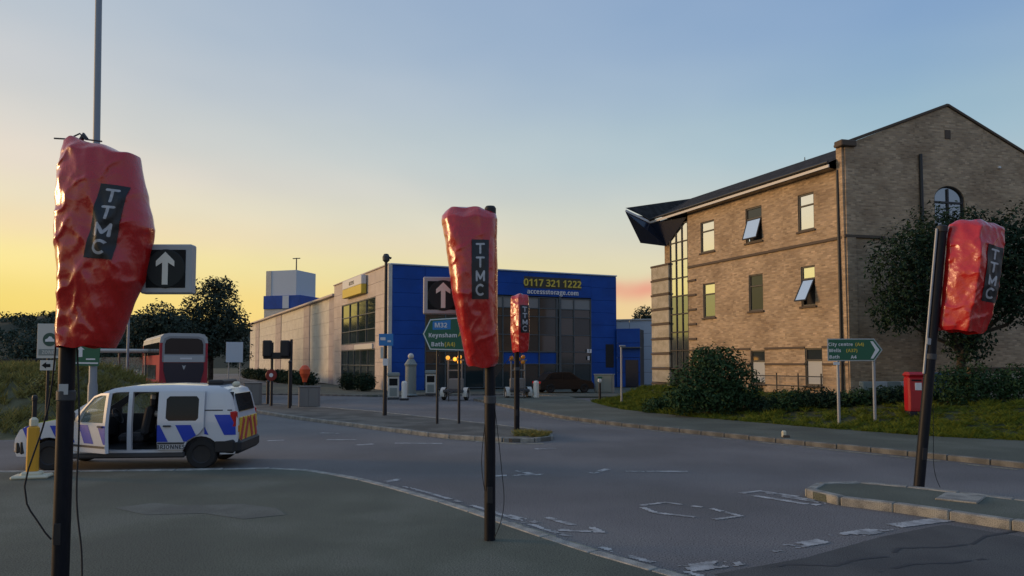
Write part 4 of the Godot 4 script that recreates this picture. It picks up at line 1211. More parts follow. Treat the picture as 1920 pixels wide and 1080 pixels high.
# a sash window: frame bars, transom, two panes; open > 0 tilts the lower sash out at its foot
func sash(parent: Node3D, at: Vector3, bas: Basis, w: float, h: float, split: float, top_m: Material, low_m: Material, open := 0.0, called := "window") -> Node3D:
	var s := node(called, parent, at)
	s.basis = bas
	var f := MB.new()
	var t := 0.075
	for q in [[-w / 2 + t / 2, 0.0, t, h], [w / 2 - t / 2, 0.0, t, h]]: f.box(Vector3(q[0], q[1], -0.09), Vector3(q[2], q[3], 0.09), Basis.IDENTITY, 0.01)
	for y in [-h / 2 + t / 2, h / 2 - t / 2, h / 2 - h * split]: f.box(Vector3(0, y, -0.092), Vector3(w - 2 * t, t, 0.085), Basis.IDENTITY, 0.01)
	obj("frame", f, M.win_frame, s)
	bx("sill", s, M.stone_dark, Vector3(0, -h / 2 - 0.05, -0.02), Vector3(w + 0.16, 0.09, 0.2), 0.012)
	var th := h * split - t * 1.5; var lh := h * (1.0 - split) - t * 1.5
	bx("pane", s, top_m, Vector3(0, h / 2 - t - th / 2, -0.1), Vector3(w - 2 * t, th, 0.02))
	if open <= 0.0:
		bx("pane", s, low_m, Vector3(0, -h / 2 + t + lh / 2, -0.1), Vector3(w - 2 * t, lh, 0.02))
	else:
		var o := node("open_sash", s, Vector3(0, h / 2 - h * split - t / 2, -0.04))
		o.rotation.x = -open
		bx("pane", o, low_m, Vector3(0, -lh / 2, 0), Vector3(w - 3 * t, lh - t, 0.02))
		var g := MB.new()
		for x in [-w / 2 + t * 1.2, w / 2 - t * 1.2]: g.box(Vector3(x, -lh / 2, 0), Vector3(0.06, lh, 0.05), Basis.IDENTITY, 0.008)
		for y in [-0.02, -lh + 0.02]: g.box(Vector3(0, y, 0), Vector3(w - 3 * t, 0.06, 0.05), Basis.IDENTITY, 0.008)
		obj("sash_frame", g, M.win_frame, o)
		bx("dark_room_sheet", s, M.interior, Vector3(0, -h / 2 + t + lh / 2, -0.2), Vector3(w - 2 * t, lh, 0.02))  # dark sheet standing in for the unlit room behind the open sash
	return s

func build_brick_building() -> void:
	var s := thing("brick_building", "three-storey buff brick building with gable and dark upswept roof on the right", "building", Vector3(13.95, 0.0, -31.0))
	var a := Vector3(-0.42, 0, -1).normalized(); var b := Vector3(1, 0, -0.25).normalized()
	var na := Vector3(-1, 0, 0.42).normalized(); var nb := Vector3(0.25, 0, 1).normalized()
	var Ba := wall_basis(-a, na); var Bb := wall_basis(b, nb)
	var wins := [[8.6, 8.1, 9.75, 9.75], [5.0, 8.1, 6.15, 9.8], [1.7, 8.1, 2.65, 9.75], [8.6, 4.6, 9.6, 6.42], [5.0, 4.72, 6.0, 6.5], [1.72, 4.72, 2.55, 6.5], [8.6, 1.2, 9.6, 2.8], [4.95, 1.2, 5.95, 2.8], [1.4, 1.2, 2.4, 2.85]]
	var mb := MB.new()
	wall_holes(mb, Vector3.ZERO, a, na, 10.9, 0.1, 10.45, wins, 0.2)
	mb.quad(a * 10.9 + Vector3.UP * 0.1, a * 10.9 - na * 0.6 + Vector3.UP * 0.1, a * 10.9 - na * 0.6 + Vector3.UP * 10.4, a * 10.9 + Vector3.UP * 10.4, a)
	obj("facade_wall", mb, M.brick, s)
	# gable in two halves round the arched window
	var arch := []
	for k in 9:
		var an := PI * 0.5 * k / 8.0
		arch.append([5.3 - 0.8 * cos(an), 9.3 + 0.62 * sin(an)])
	var gl := [[-0.02, 0.1], [5.3, 0.1], [5.3, 7.4], [4.5, 7.4]] + arch + [[5.3, 13.45], [-0.12, 11.3]]
	var gr := [[5.3, 0.1], [10.0, 0.1], [10.15, 11.3], [5.3, 13.45]]
	var ar := arch.duplicate(); ar.reverse()
	for q in ar: gr.append([10.6 - q[0], q[1]])
	gr += [[6.1, 7.4], [5.3, 7.4]]
	mb = MB.new()
	mb.extrude(pv(gl), Transform3D(Bb, nb * 0.02), -0.35, 0.0)
	mb.extrude(pv(gr), Transform3D(Bb, nb * 0.02), -0.35, 0.0)
	obj("gable_wall", mb, M.brick, s)
	# lighter quoin strip, kneeler, copings
	bx("corner_pier", s, M.brick, b * 0.22 + nb * 0.03 + Vector3.UP * 5.75, Vector3(0.44, 11.3, 0.12), 0.0, Bb)
	bx("kneeler", s, M.stone_dark, b * 0.1 + Vector3.UP * 11.4, Vector3(0.75, 0.26, 0.5), 0.03, Bb)
	for q in [[-0.2, 11.36, 5.33, 13.52], [5.33, 13.52, 10.2, 11.36]]:
		var p: Vector3 = b * q[0] + Vector3.UP * q[1]; var e: Vector3 = b * q[2] + Vector3.UP * q[3]
		var dd: Vector3 = (e - p).normalized()
		bx("coping", s, M.stone_dark, (p + e) * 0.5 - nb * 0.14, Vector3(p.distance_to(e), 0.12, 0.46), 0.02, Basis(dd, nb.cross(dd), nb))
	# arched window
	var w := node("arched_window", s, b * 5.3 - nb * 0.1)
	w.basis = Bb
	mb = MB.new()
	var ol := [[-0.8, 7.4], [0.8, 7.4]]
	for k in 17:
		var an := PI * k / 16.0
		ol.append([0.8 * cos(an), 9.3 + 0.62 * sin(an)])
	mb.extrude(pv(ol), Transform3D.IDENTITY, -0.02, 0.0); obj("pane", mb, M.pane_tinted, w)
	mb = MB.new()
	for x in [-0.76, -0.01, 0.76]: mb.box(Vector3(x, 8.45 if x != -0.01 else 8.6, 0.03), Vector3(0.08, 2.1 if x != -0.01 else 2.4, 0.06))
	for y in [7.45, 8.45, 9.2]: mb.box(Vector3(0, y, 0.033), Vector3(1.56, 0.08, 0.055))
	for k in 16:
		var a0 := PI * k / 16.0; var a1 := PI * (k + 1) / 16.0
		var p0 := Vector3(0.78 * cos(a0), 9.3 + 0.6 * sin(a0), 0.03); var p1 := Vector3(0.78 * cos(a1), 9.3 + 0.6 * sin(a1), 0.03)
		mb.tube([p0, p1], [0.05], 6)
	obj("frame", mb, M.win_frame, w)
	# windows of the facade
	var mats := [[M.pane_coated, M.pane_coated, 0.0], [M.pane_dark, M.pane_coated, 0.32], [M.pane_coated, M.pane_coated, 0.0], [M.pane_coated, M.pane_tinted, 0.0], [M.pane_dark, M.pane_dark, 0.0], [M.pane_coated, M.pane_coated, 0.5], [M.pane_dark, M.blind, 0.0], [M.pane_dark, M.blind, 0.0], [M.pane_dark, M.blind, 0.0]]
	for k in wins.size():
		var q: Array = wins[k]
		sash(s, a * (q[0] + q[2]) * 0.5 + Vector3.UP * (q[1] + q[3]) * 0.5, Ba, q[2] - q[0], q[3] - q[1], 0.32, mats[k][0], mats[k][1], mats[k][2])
	# bands
	bx("string_course", s, M.stone_dark, a * 5.45 + na * 0.02 + Vector3.UP * 7.46, Vector3(10.9, 0.13, 0.1), 0.015, Ba)
	bx("string_course", s, M.stone_dark, b * 0.9 + nb * 0.05 + Vector3.UP * 7.5, Vector3(2.0, 0.13, 0.1), 0.015, Bb)
	for y in [2.88, 2.14]:
		for q in [[0.0, 1.4], [2.4, 4.95], [5.95, 8.6], [9.6, 10.9]]:
			bx("band", s, M.stone_dark, a * (q[0] + q[1]) * 0.5 + na * 0.015 + Vector3.UP * y, Vector3(q[1] - q[0], 0.1, 0.06), 0.01, Ba)
	for y in [6.7, 5.9, 5.1, 4.3, 3.5]: bx("band", s, M.stone_dark, a * 10.55 + na * 0.02 + Vector3.UP * y, Vector3(0.75, 0.12, 0.08), 0.012, Ba)
	tb("downpipe", s, M.win_frame, [a * 0.28 + na * 0.08 + Vector3.UP * 10.35, a * 0.28 + na * 0.08 + Vector3.UP * 0.6], [0.06], 10)
	tb("downpipe", s, M.win_frame, [b * 3.78 + nb * 0.1 + Vector3.UP * 11.2, b * 3.78 + nb * 0.1 + Vector3.UP * 0.6], [0.075], 10)
	bx("vent", s, M.stone_dark, b * 5.3 + nb * 0.03 + Vector3.UP * 12.2, Vector3(0.3, 0.4, 0.04), 0.01, Bb)
	bx("lamp", s, M.white, b * 8.0 + nb * 0.06 + Vector3.UP * 10.9, Vector3(0.14, 0.1, 0.1), 0.02, Bb)
	# glazed corner bay, with single panes
	var bay := node("glazed_bay", s)
	for c in 3:
		for r in 8:
			var t0 := 10.98 + c * 0.56; var y0 := 1.9 + r * 1.02
			if c == 2 and y0 < 7.5: t0 += 0.0
			bx("pane", bay, M.pane_coated if y0 > 5.8 else M.pane_tinted, a * (t0 + 0.28) - na * 0.1 + Vector3.UP * (y0 + 0.5), Vector3(0.5, 0.95, 0.02), 0.0, Ba)
	for c in 4: bx("mullion", bay, M.win_frame, a * (10.98 + c * 0.56) - na * 0.08 + Vector3.UP * 5.9, Vector3(0.06, 8.4, 0.1), 0.01, Ba)
	for r in 9: bx("transom", bay, M.win_frame, a * 11.82 - na * 0.075 + Vector3.UP * (1.88 + r * 1.02), Vector3(1.68, 0.06, 0.09), 0.01, Ba)
	bx("blank_wall", bay, M.interior, a * 11.8 - na * 0.3 + Vector3.UP * 5.2, Vector3(1.7, 10.2, 0.1), 0.0, Ba)
	# banded stone end tower
	var tw := node("stone_tower", s)
	for r in 9:
		var y0 := 0.2 + r * 0.86
		bx("stone_course", tw, M.stone, a * 13.6 - na * 0.55 + Vector3.UP * (y0 + 0.39), Vector3(1.8, 0.74, 1.2), 0.03, Ba)
		bx("stone_band", tw, M.stone_dark, a * 13.6 - na * 0.55 + Vector3.UP * (y0 + 0.8), Vector3(1.86, 0.12, 1.26), 0.02, Ba)
	# side and rear walls so that the block is closed
	mb = MB.new()
	var f0 := a * 14.3 - na * 0.8; var r0 := b * 9.9
	mb.quad(a * 12.8 - na * 0.8 + Vector3.UP * 0.1, f0 + Vector3.UP * 0.1, f0 + Vector3.UP * 10.4, a * 12.8 - na * 0.8 + Vector3.UP * 10.4, na)
	mb.quad(r0 + Vector3.UP * 0.1, r0 + a * 18.5 + Vector3.UP * 0.1, r0 + a * 18.5 + Vector3.UP * 10.4, r0 + Vector3.UP * 10.4, b)
	mb.quad(f0 + Vector3.UP * 0.1, r0 + a * 18.5 + Vector3.UP * 0.1, r0 + a * 18.5 + Vector3.UP * 10.4, f0 + Vector3.UP * 10.4, a)
	obj("rear_wall", mb, M.brick, s)
	# roof
	var eo := na * 0.45
	var e0 := a * 0.36 + eo + Vector3.UP * 10.55; var e1 := a * 13.9 + eo + Vector3.UP * 10.5
	var rg0 := b * 5.2 + a * 0.36 + Vector3.UP * 13.0; var rg1 := b * 5.2 + a * 18.4 + Vector3.UP * 13.0
	var tip := Vector3(6.62 - 13.95, 11.12, -43.2 + 31.0)
	var q0 := b * 10.3 + a * 0.36 + Vector3.UP * 10.5; var q1 := b * 10.3 + a * 19.0 + Vector3.UP * 10.5
	var up := Vector3.UP * 0.12
	mb = MB.new()
	mb.quad(e0 + up, e1 + up, rg1 + up, rg0 + up, na + Vector3.UP); mb.tri(e1 + up, tip + up, rg1 + up, Vector3.UP)
	mb.quad(q0 + up, q1 + up, rg1 + up, rg0 + up, b + Vector3.UP); mb.tri(q1 + up, rg1 + up, tip + up, Vector3.UP + a)
	obj("roof", mb, M.slate, s)
	mb = MB.new()
	mb.quad(e0 - up, e1 - up, a * 13.9 + Vector3.UP * 10.4, a * 0.36 + Vector3.UP * 10.4, Vector3.DOWN)
	var low := a * 13.0 - na * 0.05 + Vector3.UP * 8.95
	var back := a * 16.0 - na * 0.2 + Vector3.UP * 9.6
	mb.tri(tip - up, e1 - up, low, Vector3.DOWN + na); mb.tri(e1 - up, a * 10.95 + na * 0.02 + Vector3.UP * 10.3, low, Vector3.DOWN + na)
	mb.tri(tip - up, low, back, Vector3.DOWN - a); mb.tri(tip - up, back, q1 - up, Vector3.DOWN + a)
	obj("soffit", mb, M.bus_navy, s)
	for q in [[e0, e1], [e1, tip]]:
		var dd: Vector3 = (q[1] - q[0]).normalized()
		var nn := dd.cross(Vector3.UP).normalized()
		bx("fascia", s, M.fascia, (q[0] + q[1]) * 0.5 - Vector3.UP * 0.03, Vector3(q[0].distance_to(q[1]), 0.13, 0.05), 0.01, Basis(dd, nn.cross(dd) * -1.0, nn) if false else Basis(dd, nn.cross(dd), nn))
	tb("gutter", s, M.win_frame, [e0 + na * 0.06 + Vector3.UP * 0.12, e1 + na * 0.06 + Vector3.UP * 0.12], [0.07], 8)
	tb("aerial", s, M.win_frame, [b * 5.2 + a * 8.2 + Vector3.UP * 12.6, b * 5.2 + a * 8.2 + Vector3.UP * 13.3], [0.04, 0.02], 6)
	# railing along the facade
	var r := thing("railing", "low dark railing in front of the brick facade", "railing", Vector3(13.95, 0.0, -31.0))
	for k in 8:
		var p := a * (0.6 + k * 1.3) + na * 0.9
		var gy := verge_height(13.95 + p.x, -31.0 + p.z)
		tb("post", r, M.win_frame, [p + Vector3.UP * (gy - 0.1), p + Vector3.UP * 1.75], [0.03], 6)
	for y in [1.62, 1.2]: tb("rail", r, M.win_frame, [a * 0.5 + na * 0.9 + Vector3.UP * y, a * 9.8 + na * 0.9 + Vector3.UP * y], [0.025], 6)
	# low stone wall, boundary wall
	var g := thing("stone_wall", "low pale block wall at the foot of the gable", "wall", Vector3(14.6, 0.6, -29.2), 0.1)
	for k in 4: bx("block", g, M.frame_grey if k % 2 else M.grey_cab, Vector3(-0.8 + k * 0.52, 0.4, 0), Vector3(0.5, 0.95, 0.3), 0.02)
	g = thing("boundary_wall", "beige boundary wall with dark coping behind the hedge at right", "wall", Vector3(20.8, 0.6, -28.9), -0.12)
	for k in 5:
		bx("panel", g, M.stone, Vector3(-2.3 + k * 1.25, 0.55, 0), Vector3(1.05, 1.3, 0.25), 0.02)
		bx("pier", g, M.stone_dark, Vector3(-2.92 + k * 1.25, 0.6, 0.02), Vector3(0.2, 1.42, 0.36), 0.02)
	bx("coping", g, M.stone_dark, Vector3(0.2, 1.36, 0), Vector3(6.4, 0.14, 0.42), 0.03)
	g = thing("storage_chest", "dark blue chest beside the red post box", "cabinet", Vector3(15.7, 0.62, -27.9), 0.1)
	bx("chest_body", g, mat(lin(0.02, 0.05, 0.1), 0.6), Vector3(0, 0.55, 0), Vector3(0.9, 1.1, 0.5), 0.04)
	bx("lid", g, mat(lin(0.025, 0.07, 0.14), 0.6), Vector3(0, 1.16, 0), Vector3(0.98, 0.12, 0.58), 0.03)

func panel_field(s: Node3D, called: String, d: Vector3, nrm: Vector3, bas: Basis, t0: float, t1: float, y0: float, y1: float, nt: int, ny: int, m: Material, proud := 0.0) -> void:
	var dt := (t1 - t0) / nt; var dy := (y1 - y0) / ny
	for i in nt:
		for j in ny:
			bx(called, s, m, d * (t0 + (i + 0.5) * dt) + nrm * (0.03 + proud) + Vector3.UP * (y0 + (j + 0.5) * dy), Vector3(dt - 0.014, dy - 0.014, 0.06), 0.008, bas)

func curtain(s: Node3D, d: Vector3, nrm: Vector3, bas: Basis, ts: Array, ys: Array, choose: Callable) -> void:
	for i in ts.size() - 1:
		for j in ys.size() - 1:
			var w: float = ts[i + 1] - ts[i]; var h: float = ys[j + 1] - ys[j]
			var tilt := Basis(Vector3.UP, rng.randf_range(-0.006, 0.006)) * Basis(Vector3.RIGHT, rng.randf_range(-0.004, 0.004))
			bx("pane", s, choose.call(i, j), d * (ts[i] + w * 0.5) - nrm * 0.03 + Vector3.UP * (ys[j] + h * 0.5), Vector3(w - 0.05, h - 0.05, 0.02), 0.0, bas * tilt)
	for t in ts: bx("mullion", s, M.mullion, d * t + nrm * 0.0 + Vector3.UP * (ys[0] + ys[ys.size() - 1]) * 0.5, Vector3(0.09, ys[ys.size() - 1] - ys[0], 0.14), 0.012, bas)
	for y in ys: bx("transom", s, M.mullion, d * (ts[0] + ts[ts.size() - 1]) * 0.5 - nrm * 0.004 + Vector3.UP * y, Vector3(ts[ts.size() - 1] - ts[0], 0.08, 0.12), 0.012, bas)

func build_blue_building() -> void:
	var P := Vector3(-9.28, 0.1, -56.65)
	var fr := Vector3(1, 0, -0.44).normalized(); var lf := Vector3(-0.5, 0, -1).normalized()
	var nf := Vector3(0.44, 0, 1).normalized(); var nl := Vector3(-1, 0, 0.5).normalized()
	var Bf := wall_basis(fr, nf); var Bl := wall_basis(-lf, nl)
	var s := thing("storage_building", "blue clad self-storage building with dark glazing and yellow phone number", "building", P)
	var core := MB.new()
	var c0 := -nf * 0.12 - nl * 0.12
	var poly := PackedVector2Array()
	for q in [c0, c0 + fr * 20.0, c0 + fr * 20.0 + lf * 18.0, c0 + lf * 18.0]: poly.append(Vector2(q.x, q.z))
	core.prism(poly, -0.1, 9.5)
	obj("core_wall", core, M.interior, s)
	# front cladding
	panel_field(s, "cladding_panel", fr, nf, Bf, 0.0, 2.75, 0.0, 9.6, 1, 9, M.clad_blue)
	panel_field(s, "cladding_panel", fr, nf, Bf, 17.5, 20.0, 0.0, 9.6, 1, 9, M.clad_blue)
	panel_field(s, "cladding_panel", fr, nf, Bf, 2.75, 17.5, 7.62, 9.6, 5, 2, M.clad_blue)
	bx("parapet_cap", s, M.clad_pale, fr * 10.0 + nf * 0.02 + Vector3.UP * 9.64, Vector3(20.1, 0.1, 0.3), 0.015, Bf)
	bx("corner_trim", s, M.clad_white, nf * 0.04 + nl * 0.02 + Vector3.UP * 4.8, Vector3(0.3, 9.6, 0.24), 0.03, Bf)
	var ts := []
	for k in 10: ts.append(2.8 + k * 1.63)
	var cw := node("curtain_wall", s)
	curtain(cw, fr, nf, Bf, ts, [0.12, 2.0, 3.0, 4.4, 5.9, 6.6, 7.5], func(i, j):
		if j == 5: return M.glass_blind if i in [3, 4, 5, 7, 8] and (i + j) % 4 != 3 else M.glass_teal2
		if j == 1: return M.clad_blue if i in [4, 5, 6] else M.glass_teal
		return M.glass_teal2 if (i * 7 + j * 3) % 5 < 2 else M.glass_teal)
	bx("wide_mullion", cw, M.mullion, fr * 14.5 + nf * 0.06 + Vector3.UP * 3.8, Vector3(0.2, 7.6, 0.16), 0.02, Bf)
	# fittings on the front
	bx("doorway", s, M.interior, fr * 19.3 + nf * 0.07 + Vector3.UP * 2.7, Vector3(0.8, 2.0, 0.04), 0.01, Bf)
	for q in [[17.15, 3.1], [17.4, 3.1], [17.2, 2.5]]: bx("notice", s, M.white, fr * q[0] + nf * 0.1 + Vector3.UP * q[1], Vector3(0.2, 0.34, 0.03), 0.01, Bf)
	var t := text_mesh("0117 321 1222", 0.62, 0.06)
	var ph := obj("phone_number", t, M.sign_yellow, s)
	ph.basis = Bf; ph.position = fr * 13.85 + nf * 0.1 + Vector3.UP * 8.72
	ph.set_meta("label", "yellow lettering reading 0117 321 1222")
	bx("number_board", s, mat(lin(0.035, 0.035, 0.03), 0.5), fr * 13.85 + nf * 0.065 + Vector3.UP * 8.75, Vector3(5.3, 0.95, 0.02), 0.004, Bf)
	t = text_mesh("accessstorage.com", 0.4, 0.06)
	ph = obj("web_address", t, M.white, s)
	ph.basis = Bf; ph.position = fr * 13.85 + nf * 0.1 + Vector3.UP * 7.98
	# left side
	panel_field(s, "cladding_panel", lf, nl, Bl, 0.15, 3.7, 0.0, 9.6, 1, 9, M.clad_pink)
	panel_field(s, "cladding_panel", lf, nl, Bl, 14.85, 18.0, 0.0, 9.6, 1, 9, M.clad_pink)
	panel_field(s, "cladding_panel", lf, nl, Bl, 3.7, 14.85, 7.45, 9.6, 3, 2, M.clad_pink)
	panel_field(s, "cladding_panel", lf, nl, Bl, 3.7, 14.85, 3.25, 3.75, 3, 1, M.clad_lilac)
	var win := node("side_window", s)
	curtain(win, lf, nl, Bl, [3.75, 6.5, 9.3, 12.0, 14.8], [3.8, 4.9, 6.2, 7.4], func(i, j): return M.glass_teal2 if (i + j) % 3 == 0 else M.glass_teal)
	var en := node("entrance_glazing", s)
	curtain(en, lf, nl, Bl, [3.75, 6.0, 8.2, 10.4, 12.6, 14.8], [0.05, 1.9, 3.2], func(i, j): return M.glass_teal2 if (i + j) % 2 else M.glass_teal)
	bx("entrance_sign", s, M.offwhite, lf * 7.0 + nl * 0.12 + Vector3.UP * 3.45, Vector3(5.6, 0.42, 0.12), 0.02, Bl)
	bx("parapet_cap", s, M.clad_pink, lf * 9.0 + nl * 0.02 + Vector3.UP * 9.64, Vector3(18.0, 0.1, 0.3), 0.015, Bl)
	var bd := node("wall_sign", s, lf * 9.4 + nl * 0.35 + Vector3.UP * 8.7)
	bd.basis = Bl
	bx("upper_board", bd, M.white, Vector3(0, 0.38, 0), Vector3(6.4, 0.76, 0.45), 0.03)
	bx("lower_board", bd, M.sign_yellow, Vector3(0, -0.4, 0), Vector3(6.4, 0.78, 0.45), 0.03)
	flat_text(bd, "access", 0.42, Vector3(0.0, 0.38, 0.23), M.sign_black)
	# low warehouse
	var o := thing("warehouse", "long pale warehouse wing with lilac pilasters receding left of the blue building", "building", P)
	core = MB.new()
	poly = PackedVector2Array()
	c0 = -nl * 0.35
	for q in [c0 + lf * 18.05, c0 + lf * 81.0, c0 + lf * 81.0 + fr * 24.0, c0 + lf * 18.05 + fr * 24.0]: poly.append(Vector2(q.x, q.z))
	core.prism(poly, -0.1, 8.62)
	obj("core_wall", core, M.interior, o)
	for q in [[18.05, 21.0], [30.6, 34.0], [49.5, 54.0], [70.0, 74.0]]:
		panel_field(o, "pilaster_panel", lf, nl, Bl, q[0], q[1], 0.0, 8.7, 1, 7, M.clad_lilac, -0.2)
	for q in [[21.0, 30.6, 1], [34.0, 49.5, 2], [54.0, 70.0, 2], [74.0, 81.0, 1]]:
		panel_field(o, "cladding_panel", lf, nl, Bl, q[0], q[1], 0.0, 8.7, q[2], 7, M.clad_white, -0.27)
	bx("roof_edge", o, M.clad_pink, lf * 49.5 + Vector3.UP * 8.76, Vector3(63.0, 0.22, 0.5), 0.03, Bl)
	# tower behind
	var w := thing("service_tower", "pale blue box tower with mast above the warehouse roof", "building", Vector3(-37.4, 0.0, -126.0), -0.3)
	bx("shaft", w, M.clad_white, Vector3(0, 5.6, 0), Vector3(6.2, 11.2, 6.2), 0.03)
	bx("blue_band", w, M.clad_blue, Vector3(0.4, 12.2, 0), Vector3(7.0, 2.2, 6.6), 0.03)
	bx("upper_block", w, M.clad_pale, Vector3(0, 15.4, 0), Vector3(5.8, 4.2, 5.8), 0.03)
	bx("corner_strip", w, M.clad_white, Vector3(-2.4, 15.4, 2.93), Vector3(1.0, 4.2, 0.06), 0.01)
	bx("band_gap", w, M.clad_pale, Vector3(1.2, 12.2, 3.32), Vector3(1.2, 2.1, 0.06), 0.01)
	tb("mast", w, M.dark_grey, [Vector3(1.6, 17.4, 1.0), Vector3(1.6, 19.8, 1.0)], [0.11, 0.09], 8)
	tb("mast_arm", w, M.dark_grey, [Vector3(0.9, 19.7, 1.0), Vector3(2.3, 19.7, 1.0)], [0.08], 8)
	# annexe on the right and grey hall behind
	w = thing("annexe", "small blue annexe with a dark door right of the storage building", "building", Vector3(10.0, 0.1, -64.2), -0.3)
	bx("shell", w, M.interior, Vector3(0, 2.5, -1.5), Vector3(1.9, 5.0, 3.0))
	for k in 4: bx("cladding_panel", w, M.clad_blue, Vector3(0, 0.65 + k * 1.26, 0.03), Vector3(2.0, 1.23, 0.06), 0.012)
	bx("door", w, M.bus_navy, Vector3(0.3, 1.2, 0.08), Vector3(1.1, 2.3, 0.04), 0.01)
	bx("ledge", w, M.mullion, Vector3(0.2, 3.4, 0.2), Vector3(1.8, 0.12, 0.5), 0.02)
	w = thing("grey_hall", "plain pale grey hall beyond the blue annexe", "building", Vector3(13.0, 0.0, -73.0), -0.3)
	for k in 3:
		for j in 5: bx("cladding_panel", w, M.clad_pale, Vector3(-3.0 + k * 3.0, 0.64 + j * 1.27, 0.05), Vector3(2.97, 1.245, 0.08), 0.012)
	bx("shell", w, M.interior, Vector3(0, 3.1, -3.0), Vector3(9.0, 6.2, 5.9))
	bx("roof_edge", w, M.clad_white, Vector3(0, 6.42, 0.0), Vector3(9.2, 0.16, 0.4), 0.02)

# ---------------------------------------------------------------- plants
# leaves spread through blobs [x, y, z, rx, ry, rz]; most sit near the skin, gaps stay open
func leaves(blobs: Array, count: int, size: float, seed_: int, droop := 0.3) -> MB:
	var r := RandomNumberGenerator.new(); r.seed = seed_
	var f := FastNoiseLite.new(); f.seed = seed_; f.frequency = 0.75 / maxf(size * 4.0, 0.35)
	var mb := MB.new(); mb.tinted = true
	var vol := 0.0
	for b in blobs: vol += pow(b[3] * b[4] * b[5], 0.667)
	for b in blobs:
		var n := int(count * pow(b[3] * b[4] * b[5], 0.667) / vol)
		for k in n:
			var d := Vector3(r.randfn(), r.randfn(), r.randfn()).normalized()
			var q := pow(r.randf(), 0.42)
			var p: Vector3 = Vector3(b[0], b[1], b[2]) + d * Vector3(b[3], b[4], b[5]) * q * (1.0 + 0.16 * r.randfn() * 0.5)
			if f.get_noise_3d(p.x, p.y, p.z) < -0.16: continue
			var nn := (d + Vector3(r.randfn(), r.randfn(), r.randfn()) * 0.7 + Vector3.UP * droop).normalized()
			var t := nn.cross(Vector3(r.randfn(), r.randfn(), r.randfn())).normalized()
			var bt := nn.cross(t)
			var s := size * r.randf_range(0.6, 1.35)
			var g := r.randf_range(0.62, 1.35)
			mb.tint = Color(g * r.randf_range(0.9, 1.15), g, g * r.randf_range(0.8, 1.05))
			var a := p - t * s; var c := p + t * s
			var e := p + bt * s * 0.45 + nn * s * 0.12; var h := p - bt * s * 0.45 + nn * s * 0.12
			mb.tri(a, e, c, nn); mb.tri(a, c, h, nn)
	return mb

func limb(mb: MB, a: Vector3, b: Vector3, r0: float, r1: float, r: RandomNumberGenerator, bend := 0.12) -> void:
	var L := a.distance_to(b)
	var path := []; var rads := []
	for k in 6:
		var t := k / 5.0
		var p := a.lerp(b, t)
		if k > 0 and k < 5: p += Vector3(r.randfn(), r.randfn() * 0.4, r.randfn()) * L * bend * 0.35
		path.append(p); rads.append(lerpf(r0, r1, t))
	mb.tube(path, rads, 8)

func tree(called: String, label: String, at: Vector3, blobs: Array, count: int, size: float, m: Material, seed_: int, trunk_r: float, trunk_h: float, group := "") -> Node3D:
	var s := thing(called, label, "tree", at, 0.0, group)
	var r := RandomNumberGenerator.new(); r.seed = seed_ + 50
	var t := MB.new()
	limb(t, Vector3(0, -0.15, 0), Vector3(0.05, trunk_h, 0), trunk_r, trunk_r * 0.7, r, 0.05)
	for b in blobs:
		var top := Vector3(b[0], b[1], b[2])
		limb(t, Vector3(0.05, trunk_h * r.randf_range(0.75, 1.0), 0), top, trunk_r * 0.5, trunk_r * 0.12, r)
		for k in 3:
			var d := Vector3(r.randfn(), r.randfn() * 0.7 + 0.3, r.randfn()).normalized()
			limb(t, top.lerp(Vector3(0, trunk_h, 0), 0.3), top + d * Vector3(b[3], b[4], b[5]) * 0.75, trunk_r * 0.2, trunk_r * 0.05, r)
	obj("trunk", t, M.bark, s)
	obj("crown", leaves(blobs, count, size, seed_), m, s)
	return s

